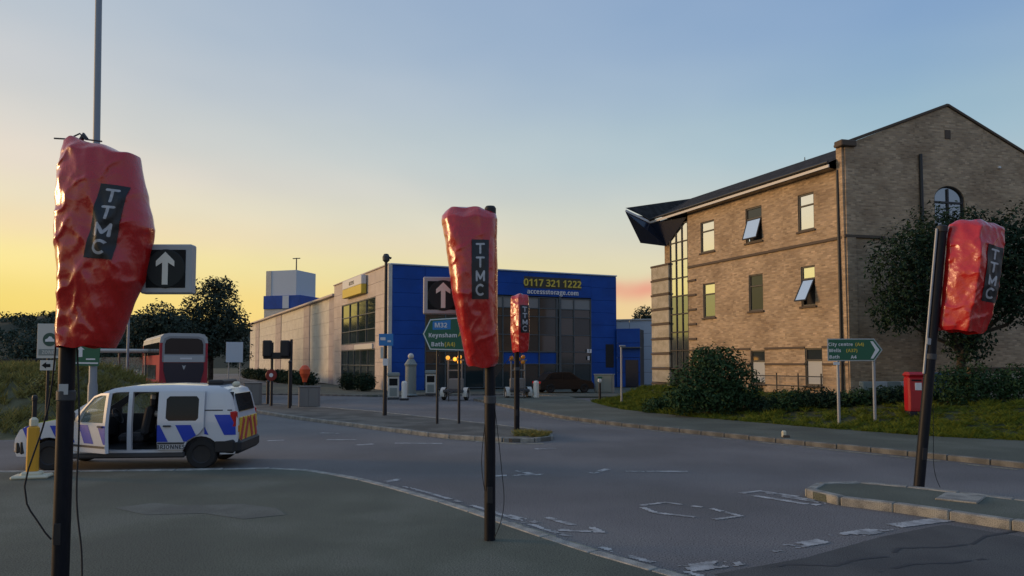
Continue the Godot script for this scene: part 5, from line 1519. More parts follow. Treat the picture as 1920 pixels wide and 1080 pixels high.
func build_plants() -> void:
	# dark tree before the gable
	tree("broadleaf_tree", "dark broadleaf tree in front of the gable behind the leaning signal", Vector3(17.0, verge_height(17.0, -28.3), -28.3),
		[[-1.99, 4.96, 0.2, 1.62, 1.68, 1.3], [-0.63, 5.81, -0.2, 1.73, 1.68, 1.4], [-2.42, 3.37, 0.1, 1.08, 1.01, 1.0], [0.95, 5.08, 0.4, 1.62, 1.68, 1.4], [2.52, 5.93, 0.2, 1.62, 1.57, 1.4], [1.68, 3.86, 0.2, 1.51, 1.23, 1.3], [3.57, 4.35, 0.2, 1.4, 1.46, 1.2], [-0.84, 3.49, 0.3, 1.4, 1.12, 1.2], [0.42, 6.42, 0.0, 1.08, 0.9, 1.0], [0.21, 2.15, 0.2, 0.97, 0.9, 0.8], [4.62, 5.81, 0.0, 1.3, 1.34, 1.2]], 34000, 0.085, M.leaf_dark, 5, 0.2, 2.2)
	# round bush
	var s := thing("round_bush", "large rounded green bush in front of the glazed corner", "bush", Vector3(7.9, verge_height(7.9, -29.5), -29.5))
	var bl := [[0, 1.4, 0, 1.5, 1.2, 1.3], [-0.9, 1.0, 0.2, 1.0, 0.95, 1.0], [0.9, 1.2, 0.1, 1.0, 0.95, 1.0], [0.2, 2.0, 0, 1.1, 0.75, 1.0], [-1.3, 0.55, 0.3, 0.8, 0.6, 0.8], [1.2, 0.6, 0.3, 0.7, 0.6, 0.7], [0, 0.6, 0.5, 1.3, 0.7, 0.9], [-0.4, 2.2, 0, 0.55, 0.5, 0.5]]
	var st := MB.new()
	var r := RandomNumberGenerator.new(); r.seed = 8
	for k in 9: limb(st, Vector3(r.randf_range(-0.4, 0.4), -0.1, r.randf_range(-0.3, 0.3)), Vector3(r.randf_range(-1.4, 1.4), r.randf_range(1.2, 2.3), r.randf_range(-0.8, 0.8)), 0.04, 0.012, r)
	obj("stems", st, M.bark, s)
	obj("foliage", leaves(bl, 15000, 0.075, 9), M.leaf_mid, s)
	# low shrubs beside it and along the facade
	var i := 0
	var ords := ["first", "second", "third", "fourth", "fifth", "sixth", "seventh"]
	for k2 in 7:
		var q := [9.7 + k2 * 0.75, -28.4 + k2 * 0.34, r.randf_range(0.7, 1.0), r.randf_range(0.34, 0.52)]
		s = thing("low_shrub", ords[k2] + " low dark shrub right of the round bush, in the row before the facade", "shrub", Vector3(q[0], verge_height(q[0], q[1]) - 0.03, q[1]), 0.0, "low shrubs on the verge")
		st = MB.new()
		for k in 5: limb(st, Vector3(0, -0.05, 0), Vector3(r.randf_range(-0.5, 0.5), 0.4, r.randf_range(-0.3, 0.3)), 0.02, 0.008, r)
		obj("stems", st, M.bark, s)
		obj("foliage", leaves([[0, q[3] * 0.7, 0, q[2], q[3], 0.6], [q[2] * 0.6, q[3] * 0.5, 0.1, q[2] * 0.5, q[3] * 0.6, 0.4]], 2600, 0.06, 20 + k2), M.leaf_mid if k2 % 3 == 1 else M.leaf_dark, s)
	s = thing("low_shrub", "small shrub at the left foot of the round bush", "shrub", Vector3(6.1, verge_height(6.1, -31.5) - 0.03, -31.5), 0.0, "low shrubs on the verge")
	st = MB.new()
	for k in 5: limb(st, Vector3(0, -0.05, 0), Vector3(r.randf_range(-0.5, 0.5), 0.4, r.randf_range(-0.3, 0.3)), 0.02, 0.008, r)
	obj("stems", st, M.bark, s)
	obj("foliage", leaves([[0, 0.3, 0, 0.7, 0.4, 0.6]], 2000, 0.06, 28), M.leaf_mid, s)
	i = 4
	# hedge at right
	s = thing("hedge", "clipped dark green hedge on the verge right of the red post box", "hedge", Vector3(16.3, verge_height(16.3, -25.4) - 0.1, -25.4))
	var hb := []
	for k in 10: hb.append([-1.5 + k * 0.66, 0.68 + 0.1 * sin(k * 2.1), 0.15 * cos(k * 1.7) + k * 0.1, 0.75, 0.75, 0.7])
	st = MB.new()
	for k in 12: limb(st, Vector3(-1.5 + k * 0.52, -0.1, k * 0.08), Vector3(-1.45 + k * 0.52, 0.9, k * 0.08), 0.03, 0.01, r)
	obj("stems", st, M.bark, s)
	obj("foliage", leaves(hb, 21000, 0.06, 31), M.leaf_mid, s)
	# trees at the left distance
	var g := "dark trees behind the bus"
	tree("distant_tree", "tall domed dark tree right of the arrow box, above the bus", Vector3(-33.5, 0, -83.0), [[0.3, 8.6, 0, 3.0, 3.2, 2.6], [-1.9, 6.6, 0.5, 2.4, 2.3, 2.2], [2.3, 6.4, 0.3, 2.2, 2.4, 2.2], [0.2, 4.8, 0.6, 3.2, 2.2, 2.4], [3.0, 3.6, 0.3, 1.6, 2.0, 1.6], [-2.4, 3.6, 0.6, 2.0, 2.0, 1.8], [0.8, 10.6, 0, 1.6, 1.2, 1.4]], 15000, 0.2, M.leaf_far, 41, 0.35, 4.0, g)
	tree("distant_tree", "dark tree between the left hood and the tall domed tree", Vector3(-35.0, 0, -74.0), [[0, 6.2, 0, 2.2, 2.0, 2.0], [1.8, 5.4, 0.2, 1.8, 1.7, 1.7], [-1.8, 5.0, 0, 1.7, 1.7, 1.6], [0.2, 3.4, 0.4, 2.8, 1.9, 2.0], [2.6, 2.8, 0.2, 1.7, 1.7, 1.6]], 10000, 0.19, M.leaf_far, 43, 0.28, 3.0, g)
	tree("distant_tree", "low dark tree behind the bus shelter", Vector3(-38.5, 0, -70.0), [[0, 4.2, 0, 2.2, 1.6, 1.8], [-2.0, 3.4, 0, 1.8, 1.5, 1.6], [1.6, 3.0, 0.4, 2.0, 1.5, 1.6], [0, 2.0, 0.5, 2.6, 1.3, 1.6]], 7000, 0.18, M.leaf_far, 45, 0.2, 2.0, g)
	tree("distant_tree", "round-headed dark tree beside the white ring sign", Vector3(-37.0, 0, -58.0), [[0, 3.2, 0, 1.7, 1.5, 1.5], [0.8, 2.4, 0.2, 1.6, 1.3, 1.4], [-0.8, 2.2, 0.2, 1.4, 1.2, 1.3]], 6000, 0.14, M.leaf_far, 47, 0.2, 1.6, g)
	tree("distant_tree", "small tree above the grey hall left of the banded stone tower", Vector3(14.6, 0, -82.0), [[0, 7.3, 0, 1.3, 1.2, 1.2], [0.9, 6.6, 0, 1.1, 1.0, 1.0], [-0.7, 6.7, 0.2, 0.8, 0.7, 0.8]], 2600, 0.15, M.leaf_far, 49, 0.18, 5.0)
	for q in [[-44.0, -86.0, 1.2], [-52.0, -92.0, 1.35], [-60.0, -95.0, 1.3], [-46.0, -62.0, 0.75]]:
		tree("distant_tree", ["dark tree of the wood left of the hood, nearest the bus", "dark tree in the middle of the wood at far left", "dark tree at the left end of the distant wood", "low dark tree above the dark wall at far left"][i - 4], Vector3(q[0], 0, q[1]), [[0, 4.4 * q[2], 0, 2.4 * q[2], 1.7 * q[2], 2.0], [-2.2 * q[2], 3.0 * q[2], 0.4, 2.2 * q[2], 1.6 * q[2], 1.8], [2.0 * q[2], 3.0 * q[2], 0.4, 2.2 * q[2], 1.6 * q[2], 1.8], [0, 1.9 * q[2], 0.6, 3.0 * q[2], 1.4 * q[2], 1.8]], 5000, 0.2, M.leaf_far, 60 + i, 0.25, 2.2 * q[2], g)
		i += 1
	# wood on the far hill reads as one mass
	var wood := MB.new(); wood.tinted = true
	var rr := RandomNumberGenerator.new(); rr.seed = 3
	var all := []
	for k in 240:
		var x := rr.randf_range(-470.0, -60.0)
		var top := 30.0 * smoothstep(60.0, -260.0, x)
		var t := rr.randf_range(0.12, 0.52)
		all.append([x, -1.0 + top * sin(t * PI) + 1.4, lerpf(-300.0, -620.0, t), rr.randf_range(4.0, 8.0), rr.randf_range(2.2, 3.8), 4.0])
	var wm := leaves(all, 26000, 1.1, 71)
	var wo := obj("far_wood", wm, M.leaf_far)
	tag(wo, "wooded hillside on the far left horizon", "wood"); wo.set_meta("kind", "stuff")
	# hedge along the warehouse
	s = thing("hedge", "long low dark hedge along the foot of the warehouse", "hedge", Vector3(-18.9, 0.05, -69.5))
	hb = []
	for k in 26: hb.append([-0.78 * k, 0.65, -k * 1.55, 1.0, 0.75, 1.2])
	st = MB.new()
	for k in 26: limb(st, Vector3(-0.78 * k, -0.1, -k * 1.55), Vector3(-0.78 * k, 0.9, -k * 1.55), 0.05, 0.02, r)
	obj("stems", st, M.bark, s)
	obj("foliage", leaves(hb, 15000, 0.14, 81), M.leaf_dark, s)
	# clipped shrubs at the storage entrance
	for q in [[-12.6, -58.0, "dark clipped shrub by the glazed entrance, left one"], [-10.9, -55.4, "dark clipped shrub by the glazed entrance, right one"]]:
		s = thing("entrance_shrub", q[2], "shrub", Vector3(q[0], 0.1, q[1]), 0.0, "shrubs at the storage entrance")
		st = MB.new(); limb(st, Vector3.ZERO, Vector3(0, 0.7, 0), 0.05, 0.02, r); obj("stems", st, M.bark, s)
		obj("foliage", leaves([[0, 0.65, 0, 0.9, 0.7, 0.8]], 2200, 0.09, 85 + i), M.leaf_dark, s)
	# flowering shrubs left of the bus
	for q in [[-17.0, -30.5, 0.9, "flowering shrub with pale blossom just left of the van roof"], [-19.0, -33.0, 1.0, "flowering shrub with pale blossom behind the lamp column"]]:
		s = thing("flowering_shrub", q[3], "shrub", Vector3(q[0], 0.0, q[1]), 0.0, "pale flowering shrubs")
		st = MB.new()
		for k in 6: limb(st, Vector3(0, -0.1, 0), Vector3(r.randf_range(-0.8, 0.8), 1.4, r.randf_range(-0.5, 0.5)), 0.03, 0.01, r)
		obj("stems", st, M.bark, s)
		obj("foliage", leaves([[0, 1.0, 0, 1.2, 0.9, 0.8], [0.7, 1.2, 0, 0.9, 0.7, 0.7], [-0.7, 0.8, 0, 0.8, 0.7, 0.7]], 4200, 0.075, 90 + i), M.leaf_dark, s)
		obj("blossom", leaves([[0, 1.2, 0.2, 1.2, 0.75, 0.8], [0.7, 1.4, 0.2, 0.8, 0.5, 0.7]], 420, 0.05, 95 + i), M.flower, s)
		i += 1
	# tall dry bush on the bank
	s = thing("dry_bush", "yellow-green bush on the right end of the grass bank", "bush", Vector3(-14.9, bank_y(-14.9, -24.5), -24.5))
	st = MB.new()
	for k in 5: limb(st, Vector3(0, -0.3, 0), Vector3(r.randf_range(-0.4, 0.4), 0.7, 0), 0.02, 0.008, r)
	obj("stems", st, M.bark, s)
	obj("foliage", leaves([[0, 0.5, 0, 0.5, 0.75, 0.5], [-0.4, 0.2, 0, 0.5, 0.5, 0.5]], 2400, 0.055, 99), M.leaf_dry, s)
	# dark wall and bridge at far left
	s = thing("bridge_wall", "dark masonry bridge wall with an opening beyond the bank at far left", "bridge", Vector3(-31.0, 0.0, -46.0), 0.3)
	bx("parapet", s, M.wall_dark, Vector3(0, 2.0, 0), Vector3(10.0, 0.9, 0.6), 0.04)
	bx("abutment", s, M.wall_dark, Vector3(-3.6, 0.8, -0.1), Vector3(2.6, 1.7, 0.6), 0.04)
	bx("abutment", s, M.wall_dark, Vector3(3.4, 0.8, -0.1), Vector3(3.0, 1.7, 0.6), 0.04)
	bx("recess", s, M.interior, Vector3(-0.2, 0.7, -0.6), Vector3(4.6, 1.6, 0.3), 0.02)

# ---------------------------------------------------------------- vehicles
# the van: x forward from the rear bumper, y up, z to its right; half width at a point of its side
func van_w(x: float, y: float) -> float:
	var w := 0.885
	if y < 0.95: w *= 1.0 - 0.035 * pow((0.95 - y) / 0.65, 2.0)
	else: w *= 1.0 - 0.1 * pow((y - 0.95) / 0.78, 1.3)
	if y > 1.56: w -= 0.13 * (1.0 - sqrt(maxf(0.0, 1.0 - pow(minf((y - 1.56) / 0.185, 1.0), 2.0))))
	if x > 3.5: w *= 1.0 - 0.24 * pow((x - 3.5) / 1.0, 2.0)
	if x < 0.3: w *= 1.0 - 0.06 * pow((0.3 - x) / 0.3, 2.0)
	return w

func van_n(x: float, y: float, side: float) -> Vector3:
	var dx := (van_w(x + 0.02, y) - van_w(x - 0.02, y)) / 0.04
	var dy := (van_w(x, y + 0.02) - van_w(x, y - 0.02)) / 0.04
	return Vector3(-dx, -dy, 1.0).normalized() * Vector3(1, 1, side)

# a sheet that follows the van's side over a polygon in (x, y), less the holes, off metres proud of it
func van_skin(mb: MB, poly: PackedVector2Array, holes: Array, side: float, off: float, dx := 0.25, dy := 0.06) -> void:
	var lo := poly[0]; var hi := poly[0]
	for p in poly:
		lo = lo.min(p); hi = hi.max(p)
	var nx := int(ceil((hi.x - lo.x) / dx)); var ny := int(ceil((hi.y - lo.y) / dy))
	for i in nx:
		for j in ny:
			var a := Vector2(lo.x + i * dx, lo.y + j * dy); var b := a + Vector2(dx, dy)
			var cell := PackedVector2Array([a, Vector2(b.x, a.y), b, Vector2(a.x, b.y)])
			var parts: Array = Geometry2D.intersect_polygons(cell, poly)
			for h in holes:
				var nxt := []
				for q in parts:
					for k in Geometry2D.clip_polygons(q, h): nxt.append(k)
				parts = nxt
			for q in parts:
				var ix := Geometry2D.triangulate_polygon(q)
				for t in range(0, ix.size(), 3):
					var v := []; var n := []
					for k in 3:
						var p: Vector2 = q[ix[t + k]]
						var nn := van_n(p.x, p.y, side)
						v.append(Vector3(p.x, p.y, side * van_w(p.x, p.y)) + nn * off); n.append(nn)
					mb.stri(v[0], v[1], v[2], n[0], n[1], n[2])

# rim joining two offsets along a polygon's edge, so that panels have thickness
func van_rim(mb: MB, poly: PackedVector2Array, side: float, o0: float, o1: float, inward := false) -> void:
	var c := Vector2.ZERO
	for p in poly: c += p
	c /= poly.size()
	for i in poly.size():
		var p := poly[i]; var q := poly[(i + 1) % poly.size()]
		var steps := int(ceil(p.distance_to(q) / 0.12))
		for k in steps:
			var a := p.lerp(q, float(k) / steps); var b := p.lerp(q, float(k + 1) / steps)
			var na := van_n(a.x, a.y, side); var nb := van_n(b.x, b.y, side)
			var A := Vector3(a.x, a.y, side * van_w(a.x, a.y)); var B := Vector3(b.x, b.y, side * van_w(b.x, b.y))
			var o := Vector3((a - c).x, (a - c).y, 0)
			if inward: o = -o
			mb.quad(A + na * o0, B + nb * o0, B + nb * o1, A + na * o1, o)

func circle(cx: float, cy: float, r: float, n := 24) -> PackedVector2Array:
	var p := PackedVector2Array()
	for k in n: p.append(Vector2(cx + r * cos(TAU * k / n), cy + r * sin(TAU * k / n)))
	return p

func stripes(parent: Node3D, region: PackedVector2Array, holes: Array, side: float, off: float, y0: float, y1: float, first: float, count: int, origin := Vector3.ZERO) -> void:
	for k in count:
		var x := first + k * 0.62
		var par := pv([[x, y0], [x + 0.31, y0], [x + 0.31 + 0.5 * (y1 - y0), y1], [x + 0.5 * (y1 - y0), y1]])
		for q in Geometry2D.intersect_polygons(par, region):
			var mb := MB.new()
			van_skin(mb, q, holes, side, off)
			if mb.v.size():
				var o := obj("blue_stripe", mb, M.van_blue, parent)
				o.position = origin

func wheel(parent: Node3D, at: Vector3, r: float, w: float) -> void:
	var n := node("wheel", parent, at)
	var T := Transform3D(Basis(Vector3.RIGHT, PI / 2), Vector3.ZERO)
	var mb := MB.new()
	mb.lathe([Vector2(r * 0.62, w * 0.5), Vector2(r * 0.92, w * 0.5), Vector2(r, w * 0.36), Vector2(r, -w * 0.36), Vector2(r * 0.92, -w * 0.5), Vector2(r * 0.62, -w * 0.5)], T, 28)
	obj("tyre", mb, M.rubber, n)
	mb = MB.new()
	mb.lathe([Vector2(0, w * 0.3), Vector2(r * 0.18, w * 0.34), Vector2(r * 0.3, w * 0.25), Vector2(r * 0.55, w * 0.34), Vector2(r * 0.64, w * 0.42), Vector2(r * 0.64, -w * 0.42), Vector2(r * 0.55, -w * 0.34), Vector2(0, -w * 0.3)], T, 20)
	obj("rim", mb, M.black_plastic, n)

func build_van() -> void:
	var s := thing("patrol_van", "white van with blue diagonal stripes and both side doors open", "van", Vector3(-5.82, 0.0, -16.55), PI + deg_to_rad(5.5))
	var prof := pv([[0.06, 0.3], [0.0, 0.45], [0.0, 0.95], [0.04, 1.15], [0.13, 1.5], [0.22, 1.64], [0.42, 1.715], [1.4, 1.74], [2.1, 1.725], [2.5, 1.67], [2.68, 1.6], [3.38, 1.12], [3.6, 1.04], [4.1, 0.94], [4.36, 0.83], [4.48, 0.64], [4.5, 0.42], [4.44, 0.28]])
	var arches := [circle(3.72, 0.31, 0.37), circle(0.72, 0.31, 0.37)]
	var front_ap := pv([[3.26, 0.4], [3.24, 1.0], [3.02, 1.24], [2.66, 1.53], [2.45, 1.59], [2.2, 1.6], [2.2, 0.4]])
	var slide_ap := pv([[2.12, 0.4], [2.12, 1.6], [1.46, 1.6], [1.46, 0.4]])
	var body := MB.new()
	van_skin(body, prof, arches + [front_ap, slide_ap], -1.0, 0.0)
	var rwin := pv([[3.0, 1.06], [3.0, 1.2], [2.62, 1.5], [2.25, 1.54], [2.25, 1.06]])
	van_skin(body, prof, arches + [rwin], 1.0, 0.0)
	# door surrounds
	van_rim(body, front_ap, -1.0, 0.0, -0.09, true); van_rim(body, slide_ap, -1.0, 0.0, -0.09, true)
	# skin across the top, front and rear, windscreen left open
	for i in range(1, prof.size()):
		var p := prof[i - 1]; var q := prof[i]
		if i == 11: continue
		var steps := maxi(1, int(p.distance_to(q) / 0.12))
		var rows := []
		for k in steps + 1:
			var c := p.lerp(q, float(k) / steps)
			var row := []
			for j in 13:
				var u := -1.0 + 2.0 * j / 12.0
				row.append(Vector3(c.x, c.y + (0.025 if c.y > 1.5 else 0.0) * (1.0 - u * u), u * van_w(c.x, c.y)))
			rows.append(row)
		var t := MB.new(); t.surf(rows, false, 1.0)
		var d := (q - p); var outn := Vector3(-d.y, d.x, 0)
		if t.n[6].dot(outn) < 0.0:
			t = MB.new(); t.surf(rows, false, -1.0)
		body.v.append_array(t.v); body.n.append_array(t.n); body.uv.append_array(t.uv); body.col.append_array(t.col)
	obj("body", body, M.van_white, s)
	# windscreen
	var ws := MB.new()
	var wr := []
	for k in 7:
		var c := Vector2(2.68, 1.6).lerp(Vector2(3.38, 1.12), k / 6.0)
		var row := []
		for j in 9:
			var u := -1.0 + 2.0 * j / 8.0
			row.append(Vector3(c.x + 0.04 * (1.0 - u * u), c.y + 0.03 * (1.0 - u * u), u * (van_w(c.x, c.y) - 0.02)))
		wr.append(row)
	ws.surf(wr, false, 1.0); obj("windscreen", ws, M.glass_clear, s)
	var rg := MB.new(); van_skin(rg, rwin, [], 1.0, -0.005); obj("side_window", rg, M.glass_clear, s)
	# inside
	var it := MB.new()
	it.box(Vector3(2.0, 0.36, 0), Vector3(3.2, 0.06, 1.6)); it.box(Vector3(3.2, 0.82, 0), Vector3(0.4, 0.5, 1.45), Basis.IDENTITY, 0.06)
	it.box(Vector3(1.35, 1.0, 0.0), Vector3(0.05, 1.2, 1.5)); it.box(Vector3(2.5, 0.75, 0.8), Vector3(1.6, 0.6, 0.06))
	van_skin(it, prof, arches + [rwin], 1.0, -0.03); van_skin(it, pv([[0.1, 0.4], [0.1, 1.6], [1.44, 1.6], [1.44, 0.4]]), [], -1.0, -0.03)
	it.box(Vector3(1.5, 1.66, 0), Vector3(2.2, 0.03, 1.5))
	obj("cabin_lining", it, M.interior, s)
	for z in [-0.38, 0.38]:
		var st := node("seat", s, Vector3(2.1, 0.4, z))
		bx("cushion", st, M.seat, Vector3(0.15, 0.22, 0), Vector3(0.5, 0.2, 0.46), 0.06)
		bx("backrest", st, M.seat, Vector3(-0.16, 0.58, 0), Vector3(0.16, 0.62, 0.46), 0.06, Basis(Vector3.BACK, 0.18))
		bx("headrest", st, M.seat, Vector3(-0.24, 0.97, 0), Vector3(0.1, 0.2, 0.26), 0.04)
	var sw := MB.new()
	var ring := []
	for k in 17: ring.append(Vector3(0, cos(TAU * k / 16.0) * 0.18, sin(TAU * k / 16.0) * 0.18))
	sw.tube(ring, [0.016], 6, false)
	var swo := obj("steering_wheel", sw, M.black_plastic, s); swo.position = Vector3(2.9, 1.02, 0.38); swo.rotation.z = -0.5
	bx("kit_bag", s, M.offwhite, Vector3(1.75, 1.12, -0.35), Vector3(0.22, 0.12, 0.2), 0.04)
	bx("kit_bag", s, M.frame_grey, Vector3(1.85, 1.48, -0.45), Vector3(0.1, 0.14, 0.1), 0.03)
	# front door, swung open about its front edge
	var hinge := Vector3(3.26, 0, -van_w(3.26, 0.8))
	var fd := node("front_door", s, hinge)
	fd.rotation.y = deg_to_rad(-34.0)
	var win := pv([[3.12, 1.0], [3.0, 1.2], [2.66, 1.49], [2.46, 1.545], [2.28, 1.55], [2.28, 1.0]])
	var dm := MB.new()
	van_skin(dm, front_ap, [win], -1.0, 0.0); van_skin(dm, front_ap, [win], -1.0, -0.07); van_rim(dm, front_ap, -1.0, 0.0, -0.07); van_rim(dm, win, -1.0, 0.0, -0.07, true)
	obj("door_panel", dm, M.van_white, fd).position = -hinge
	dm = MB.new(); van_skin(dm, win, [], -1.0, -0.02); obj("door_window", dm, M.glass_clear, fd).position = -hinge
	dm = MB.new(); van_skin(dm, front_ap, [win], -1.0, -0.085); obj("door_trim", dm, M.interior, fd).position = -hinge
	stripes(fd, front_ap, [win], -1.0, 0.004, 0.58, 0.95, 1.95, 3, -hinge)
	dm = MB.new(); van_skin(dm, pv([[2.22, 0.5], [3.24, 0.5], [3.24, 0.545], [2.22, 0.545]]), [], -1.0, 0.008); obj("rub_strip", dm, M.dark_grey, fd).position = -hinge
	bx("handle", fd, M.dark_grey, Vector3(2.34, 0.93, -van_w(2.34, 0.93) - 0.02) - hinge, Vector3(0.16, 0.035, 0.04), 0.012)
	var mr := node("mirror", fd, Vector3(3.14, 1.08, -van_w(3.1, 1.08)) - hinge)
	bx("mirror_shell", mr, M.black_plastic, Vector3(0, 0.03, -0.14), Vector3(0.12, 0.24, 0.2), 0.05)
	# sliding door, pushed back along the side
	var sd := pv([[1.58, 0.42], [1.58, 1.6], [0.66, 1.6], [0.66, 0.86], [0.75, 0.74], [0.98, 0.6], [1.06, 0.42]])
	var sdw := pv([[1.42, 1.05], [1.42, 1.44], [1.36, 1.5], [0.82, 1.5], [0.77, 1.44], [0.77, 1.05], [0.82, 1.0], [1.36, 1.0]])
	var so := node("sliding_door", s)
	dm = MB.new()
	van_skin(dm, sd, [sdw], -1.0, 0.07); van_rim(dm, sd, -1.0, 0.07, 0.02); van_rim(dm, sdw, -1.0, 0.07, 0.04, true)
	obj("door_panel", dm, M.van_white, so)
	dm = MB.new(); van_skin(dm, sdw, [], -1.0, 0.055); obj("door_window", dm, M.glass_dark, so)
	stripes(so, sd, [sdw], -1.0, 0.076, 0.58, 0.92, 0.12, 3)
	dm = MB.new(); van_skin(dm, pv([[1.05, 0.53], [1.57, 0.53], [1.57, 0.57], [1.02, 0.57]]), [], -1.0, 0.08); obj("rub_strip", dm, M.dark_grey, so)
	bx("handle", so, M.dark_grey, Vector3(1.38, 0.9, -van_w(1.38, 0.9) - 0.09), Vector3(0.16, 0.035, 0.04), 0.012)
	var tx := text_mesh("BRIONNES", 0.085, 0.006)
	var to := obj("lettering", tx, M.dark_grey, so); to.rotation.y = PI; to.position = Vector3(1.31, 0.47, -van_w(1.3, 0.47) - 0.075)
	# rear quarter stripes, rail, recess line, lamps
	var rq := pv([[0.03, 0.62], [0.66, 0.72], [0.66, 1.16], [0.06, 1.16]])
	stripes(s, rq, arches, -1.0, 0.005, 0.7, 1.12, -0.05, 2)
	stripes(s, prof, arches + [front_ap, slide_ap], -1.0, 0.005, 0.6, 0.92, 3.24, 2)
	dm = MB.new(); van_skin(dm, pv([[0.12, 1.2], [0.66, 1.2], [0.66, 1.225], [0.12, 1.225]]), [], -1.0, 0.004); obj("door_rail", dm, M.dark_grey, s)
	dm = MB.new(); van_skin(dm, pv([[0.24, 1.28], [0.58, 1.28], [0.58, 1.56], [0.3, 1.56]]), [], -1.0, 0.004); obj("blank_panel", dm, M.van_white, s)
	# sill, bumpers, arch linings
	bx("sill", s, M.dark_grey, Vector3(2.2, 0.3, -0.83), Vector3(2.3, 0.12, 0.1), 0.03)
	bx("front_bumper", s, M.black_plastic, Vector3(4.36, 0.46, 0), Vector3(0.34, 0.38, 1.42), 0.1)
	bx("front_bumper_end", s, M.black_plastic, Vector3(4.22, 0.46, -0.66), Vector3(0.36, 0.36, 0.16), 0.07)
	bx("rear_bumper", s, M.black_plastic, Vector3(0.04, 0.45, 0), Vector3(0.22, 0.3, 1.68), 0.07)
	bx("rear_bumper_end", s, M.black_plastic, Vector3(0.26, 0.46, -0.84), Vector3(0.42, 0.28, 0.08), 0.035)
	for q in [[3.72, 0.0], [0.72, 0.0]]:
		var ar := MB.new()
		for sd2 in [-1.0, 1.0]:
			var rows := []
			for k in 13:
				var an := lerpf(-0.15, PI + 0.15, k / 12.0)
				rows.append([Vector3(q[0] + cos(an) * 0.375, 0.31 + sin(an) * 0.375, sd2 * 0.45), Vector3(q[0] + cos(an) * 0.375, 0.31 + sin(an) * 0.375, sd2 * (van_w(q[0], 0.6) + 0.004))])
			ar.surf(rows, false, sd2)
		obj("arch_lining", ar, M.black_plastic, s)
	for x in [3.72, 0.72]:
		for z in [-0.77, 0.77]: wheel(s, Vector3(x, 0.31, z), 0.31, 0.2)
	for z in [-1.0, 1.0]:
		bx("tail_lamp", s, M.red_lamp, Vector3(0.1, 1.02, z * 0.8), Vector3(0.16, 0.36, 0.12), 0.035)
		bx("amber_lens", s, M.amber_lens, Vector3(0.02, 0.82, z * 0.76), Vector3(0.06, 0.16, 0.14), 0.02)
		bx("headlamp", s, M.white, Vector3(4.22, 0.8, z * 0.58), Vector3(0.3, 0.16, 0.26), 0.06)
	bx("hazard_panel", s, M.amber_panel, Vector3(-0.01, 0.8, 0.0), Vector3(0.03, 0.5, 1.4), 0.01)
	for k in 4: bx("red_chevron", s, M.red_lamp, Vector3(-0.03, 0.8, -0.55 + k * 0.36), Vector3(0.01, 0.5, 0.14), 0.003, Basis(Vector3.RIGHT, 0.5 if k < 2 else -0.5))
	bx("rear_window", s, M.glass_dark, Vector3(0.075, 1.36, 0), Vector3(0.03, 0.4, 1.2), 0.01, Basis(Vector3.BACK, -0.25))
	bx("hivis_panel", s, M.hivis, Vector3(3.86, 1.0, -0.4), Vector3(0.5, 0.012, 0.3), 0.004, Basis(Vector3.BACK, -0.2))
	var lb := node("light_bar", s, Vector3(0.56, 1.74, 0))
	bx("bar", lb, M.black_plastic, Vector3(0, 0.045, 0), Vector3(0.34, 0.1, 1.1), 0.03)
	bx("beacon", lb, M.cream, Vector3(-0.4, 0.0, -0.4), Vector3(0.14, 0.12, 0.2), 0.04)

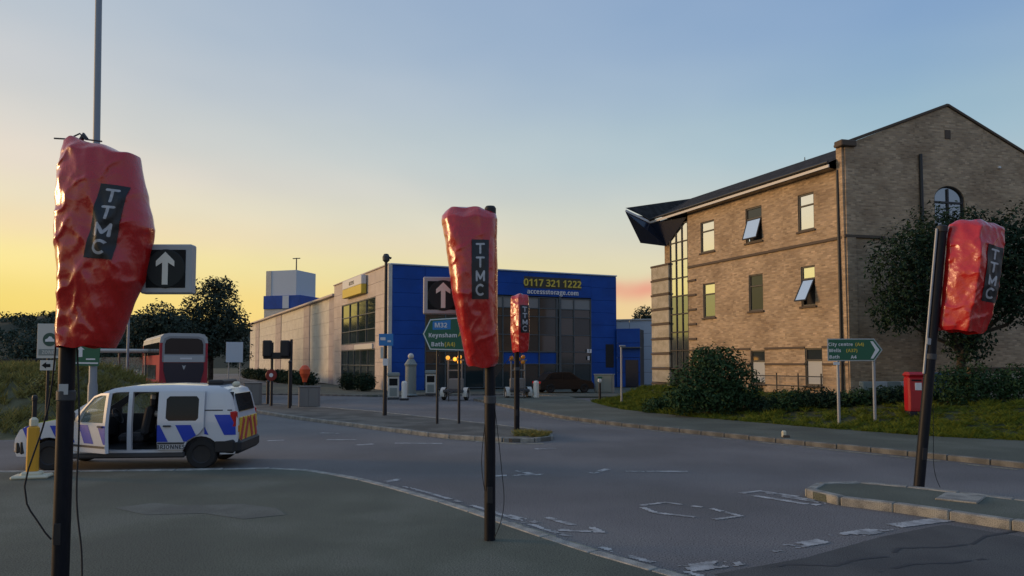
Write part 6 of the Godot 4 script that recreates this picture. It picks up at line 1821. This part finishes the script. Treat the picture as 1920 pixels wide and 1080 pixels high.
func build_bus() -> void:
	var d := Vector3(-0.6, 0, -1).normalized()
	var s := thing("double_decker_bus", "red double-decker bus seen from behind at left beyond the van", "bus", Vector3(-18.5, 0.0, -42.15), atan2(0.6, 1.0))
	# local: z back towards the camera, x right
	var L := 10.2; var W := 2.5; var H := 3.85
	var sec := []
	for q in [[-1.25, 0.35], [-1.25, 3.3], [-1.2, 3.6], [-1.05, 3.8], [-0.8, 3.85], [0.8, 3.85], [1.05, 3.8], [1.2, 3.6], [1.25, 3.3], [1.25, 0.35]]: sec.append(q)
	var mb := MB.new()
	mb.extrude(pv(sec), Transform3D.IDENTITY, -L, 0.0)
	obj("body", mb, M.bus_red, s)
	mb = MB.new(); mb.extrude(pv([[-1.262, 3.32], [-1.212, 3.61], [-1.06, 3.815], [-0.8, 3.87], [0.8, 3.87], [1.06, 3.815], [1.212, 3.61], [1.262, 3.32]]), Transform3D.IDENTITY, -L - 0.01, 0.012); obj("roof_cap", mb, M.frame_grey, s)
	var rear := node("rear_end", s)
	var fr := []
	for q in [[-1.12, 2.25], [-1.12, 3.25], [-1.02, 3.58], [-0.75, 3.7], [0.75, 3.7], [1.02, 3.58], [1.12, 3.25], [1.12, 2.25]]: fr.append(q)
	mb = MB.new(); mb.extrude(pv(fr), Transform3D.IDENTITY, 0.0, 0.03); obj("window_surround", mb, M.bus_grey, rear)
	mb = MB.new(); mb.extrude(pv([[-1.0, 2.7], [-1.0, 3.25], [-0.92, 3.48], [-0.7, 3.58], [0.7, 3.58], [0.92, 3.48], [1.0, 3.25], [1.0, 2.7]]), Transform3D.IDENTITY, 0.03, 0.045); obj("rear_window", mb, M.glass_dark, rear)
	bx("route_board", rear, M.frame_grey, Vector3(0, 2.42, 0.05), Vector3(2.1, 0.38, 0.05), 0.015)
	bx("route_number", rear, M.white, Vector3(0.1, 2.44, 0.08), Vector3(0.62, 0.1, 0.02), 0.004)
	mb = MB.new(); mb.extrude(pv([[-1.05, 2.2], [1.05, 2.2], [1.05, 1.8], [0.8, 0.7], [-0.8, 0.7], [-1.05, 1.8]]), Transform3D.IDENTITY, 0.0, 0.05); obj("engine_cover", mb, M.bus_navy, rear)
	mb = MB.new(); mb.extrude(pv([[-0.1, 0.12], [0, 0.08], [0.1, 0.12], [0.06, 0.0], [0.0, -0.14], [-0.06, 0.0]]), Transform3D(Basis.IDENTITY, Vector3(0, 1.95, 0.05)), 0, 0.02); obj("emblem", mb, M.frame_grey, rear)
	bx("bumper", rear, M.black_plastic, Vector3(0, 0.5, 0.05), Vector3(2.44, 0.34, 0.2), 0.06)
	for x in [-1.02, 1.02]: bx("tail_lamp", rear, M.red_lamp, Vector3(x, 0.95, 0.04), Vector3(0.22, 0.2, 0.06), 0.02)
	# sides
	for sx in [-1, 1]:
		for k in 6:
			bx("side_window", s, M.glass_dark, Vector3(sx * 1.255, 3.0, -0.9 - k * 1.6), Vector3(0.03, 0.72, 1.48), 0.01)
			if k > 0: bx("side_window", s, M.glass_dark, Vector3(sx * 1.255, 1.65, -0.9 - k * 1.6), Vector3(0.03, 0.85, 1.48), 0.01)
		bx("painted_sunlit_edge", s, M.offwhite, Vector3(sx * 1.2, 3.62, -L * 0.5), Vector3(0.05, 0.12, L - 0.1), 0.02, Basis(Vector3.BACK, sx * 0.2))  # cream strip paints the low sun catching the roof edge
		for z in [-2.6, -8.2]: wheel_x(s, Vector3(sx * 1.1, 0.48, z), 0.48, 0.28)

func wheel_x(parent: Node3D, at: Vector3, r: float, w: float) -> void:
	var n := node("wheel", parent, at)
	var T := Transform3D(Basis(Vector3.BACK, PI / 2), Vector3.ZERO)
	var mb := MB.new(); mb.lathe([Vector2(r * 0.6, w * 0.5), Vector2(r * 0.94, w * 0.5), Vector2(r, w * 0.3), Vector2(r, -w * 0.3), Vector2(r * 0.94, -w * 0.5), Vector2(r * 0.6, -w * 0.5)], T, 22); obj("tyre", mb, M.rubber, n)
	mb = MB.new(); mb.lathe([Vector2(0, w * 0.3), Vector2(r * 0.6, w * 0.4), Vector2(r * 0.6, -w * 0.4), Vector2(0, -w * 0.3)], T, 16); obj("rim", mb, M.dark_grey, n)

func build_car() -> void:
	var s := thing("parked_car", "black parked car in front of the dark glazing", "car", Vector3(3.6, 0.1, -53.2), 0.35)
	var low := pv([[-2.0, 0.25], [-2.05, 0.6], [-1.95, 0.85], [-1.2, 0.92], [1.1, 0.92], [1.85, 0.82], [2.05, 0.6], [2.05, 0.25]])
	var up := pv([[-1.7, 0.9], [-1.35, 1.32], [-0.9, 1.45], [0.3, 1.45], [1.15, 0.9]])
	var paint := mat(lin(0.012, 0.012, 0.014), 0.3)
	var mb := MB.new(); mb.extrude(low, Transform3D.IDENTITY, -0.85, 0.85); obj("body", mb, paint, s)
	mb = MB.new(); mb.extrude(up, Transform3D.IDENTITY, -0.7, 0.7); obj("cabin", mb, paint, s)
	for z in [-0.71, 0.71]:
		mb = MB.new(); mb.extrude(pv([[-1.35, 0.95], [-1.15, 1.3], [-0.35, 1.38], [-0.35, 0.95]]), Transform3D(Basis.IDENTITY, Vector3(0, 0, z)), -0.01, 0.01); obj("side_window", mb, M.glass_dark, s)
		mb = MB.new(); mb.extrude(pv([[-0.28, 0.95], [-0.28, 1.38], [0.28, 1.38], [0.85, 0.95]]), Transform3D(Basis.IDENTITY, Vector3(0, 0, z)), -0.01, 0.01); obj("side_window", mb, M.glass_dark, s)
		bx("headlamp", s, M.frame_grey, Vector3(1.95, 0.68, z * 0.85), Vector3(0.16, 0.14, 0.3), 0.04)
		bx("tail_lamp", s, M.red_lamp, Vector3(-1.98, 0.72, z * 0.85), Vector3(0.1, 0.16, 0.3), 0.03)
		for x in [-1.3, 1.3]: wheel(s, Vector3(x, 0.32, z * 1.12), 0.32, 0.2)

func build_misc() -> void:
	# post box
	var y := verge_height(13.15, -24.5)
	var s := thing("post_box", "red post box with a white notice, left of the leaning signal's pole", "post box", Vector3(13.15, y - 0.04, -24.5), -0.15)
	bx("plinth", s, M.black_metal, Vector3(0, 0.08, 0), Vector3(0.5, 0.2, 0.46), 0.03)
	bx("pillar", s, M.post_red, Vector3(0, 0.72, 0), Vector3(0.5, 1.15, 0.45), 0.05)
	bx("cap", s, M.post_red, Vector3(0, 1.36, 0), Vector3(0.58, 0.18, 0.52), 0.08)
	bx("slot", s, M.sign_black, Vector3(0, 1.18, 0.23), Vector3(0.3, 0.05, 0.02), 0.005)
	bx("notice", s, M.white, Vector3(0.05, 0.98, 0.232), Vector3(0.2, 0.24, 0.015), 0.004)
	bx("door", s, M.post_red, Vector3(0, 0.55, 0.228), Vector3(0.4, 0.6, 0.02), 0.008)
	# bus shelter
	s = thing("bus_shelter", "pale-roofed bus shelter just left of the bus", "bus shelter", Vector3(-24.6, 0.0, -46.8), 0.5)
	bx("roof", s, M.offwhite, Vector3(0, 2.95, 0), Vector3(3.4, 0.24, 1.6), 0.08)
	for x in [-1.5, 0.0, 1.5]: tb("post", s, M.frame_grey, [Vector3(x, -0.05, -0.6), Vector3(x, 2.9, -0.6)], [0.05], 8)
	for x in [-0.75, 0.75]: bx("glass_panel", s, M.glass_clear, Vector3(x, 1.6, -0.6), Vector3(1.36, 1.9, 0.02))
	bx("bench", s, M.dark_grey, Vector3(0, 0.5, -0.3), Vector3(2.4, 0.06, 0.3), 0.015)
	for x in [-1.0, 1.0]: tb("bench_leg", s, M.dark_grey, [Vector3(x, -0.05, -0.3), Vector3(x, 0.48, -0.3)], [0.03], 6)
	# small marker on the right kerb
	s = thing("kerb_marker", "tiny pale marker stub on the edge of the right pavement", "marker", Vector3(7.6, 0.12, -21.0))
	bx("stub", s, M.cream, Vector3(0, 0.09, 0), Vector3(0.12, 0.2, 0.1), 0.03)
	bx("stub_base", s, M.stone_dark, Vector3(0.05, 0.03, 0), Vector3(0.2, 0.08, 0.14), 0.02)

func _ready() -> void:
	rng.seed = 20
	noise.seed = 12; noise.frequency = 0.12; noise.fractal_octaves = 3
	setup_view()
	make_materials()
	build_ground()
	build_brick_building()
	build_blue_building()
	build_plants()
	build_signals()
	build_signs()
	build_median_things()
	build_van()
	build_bus()
	build_car()
	build_misc()
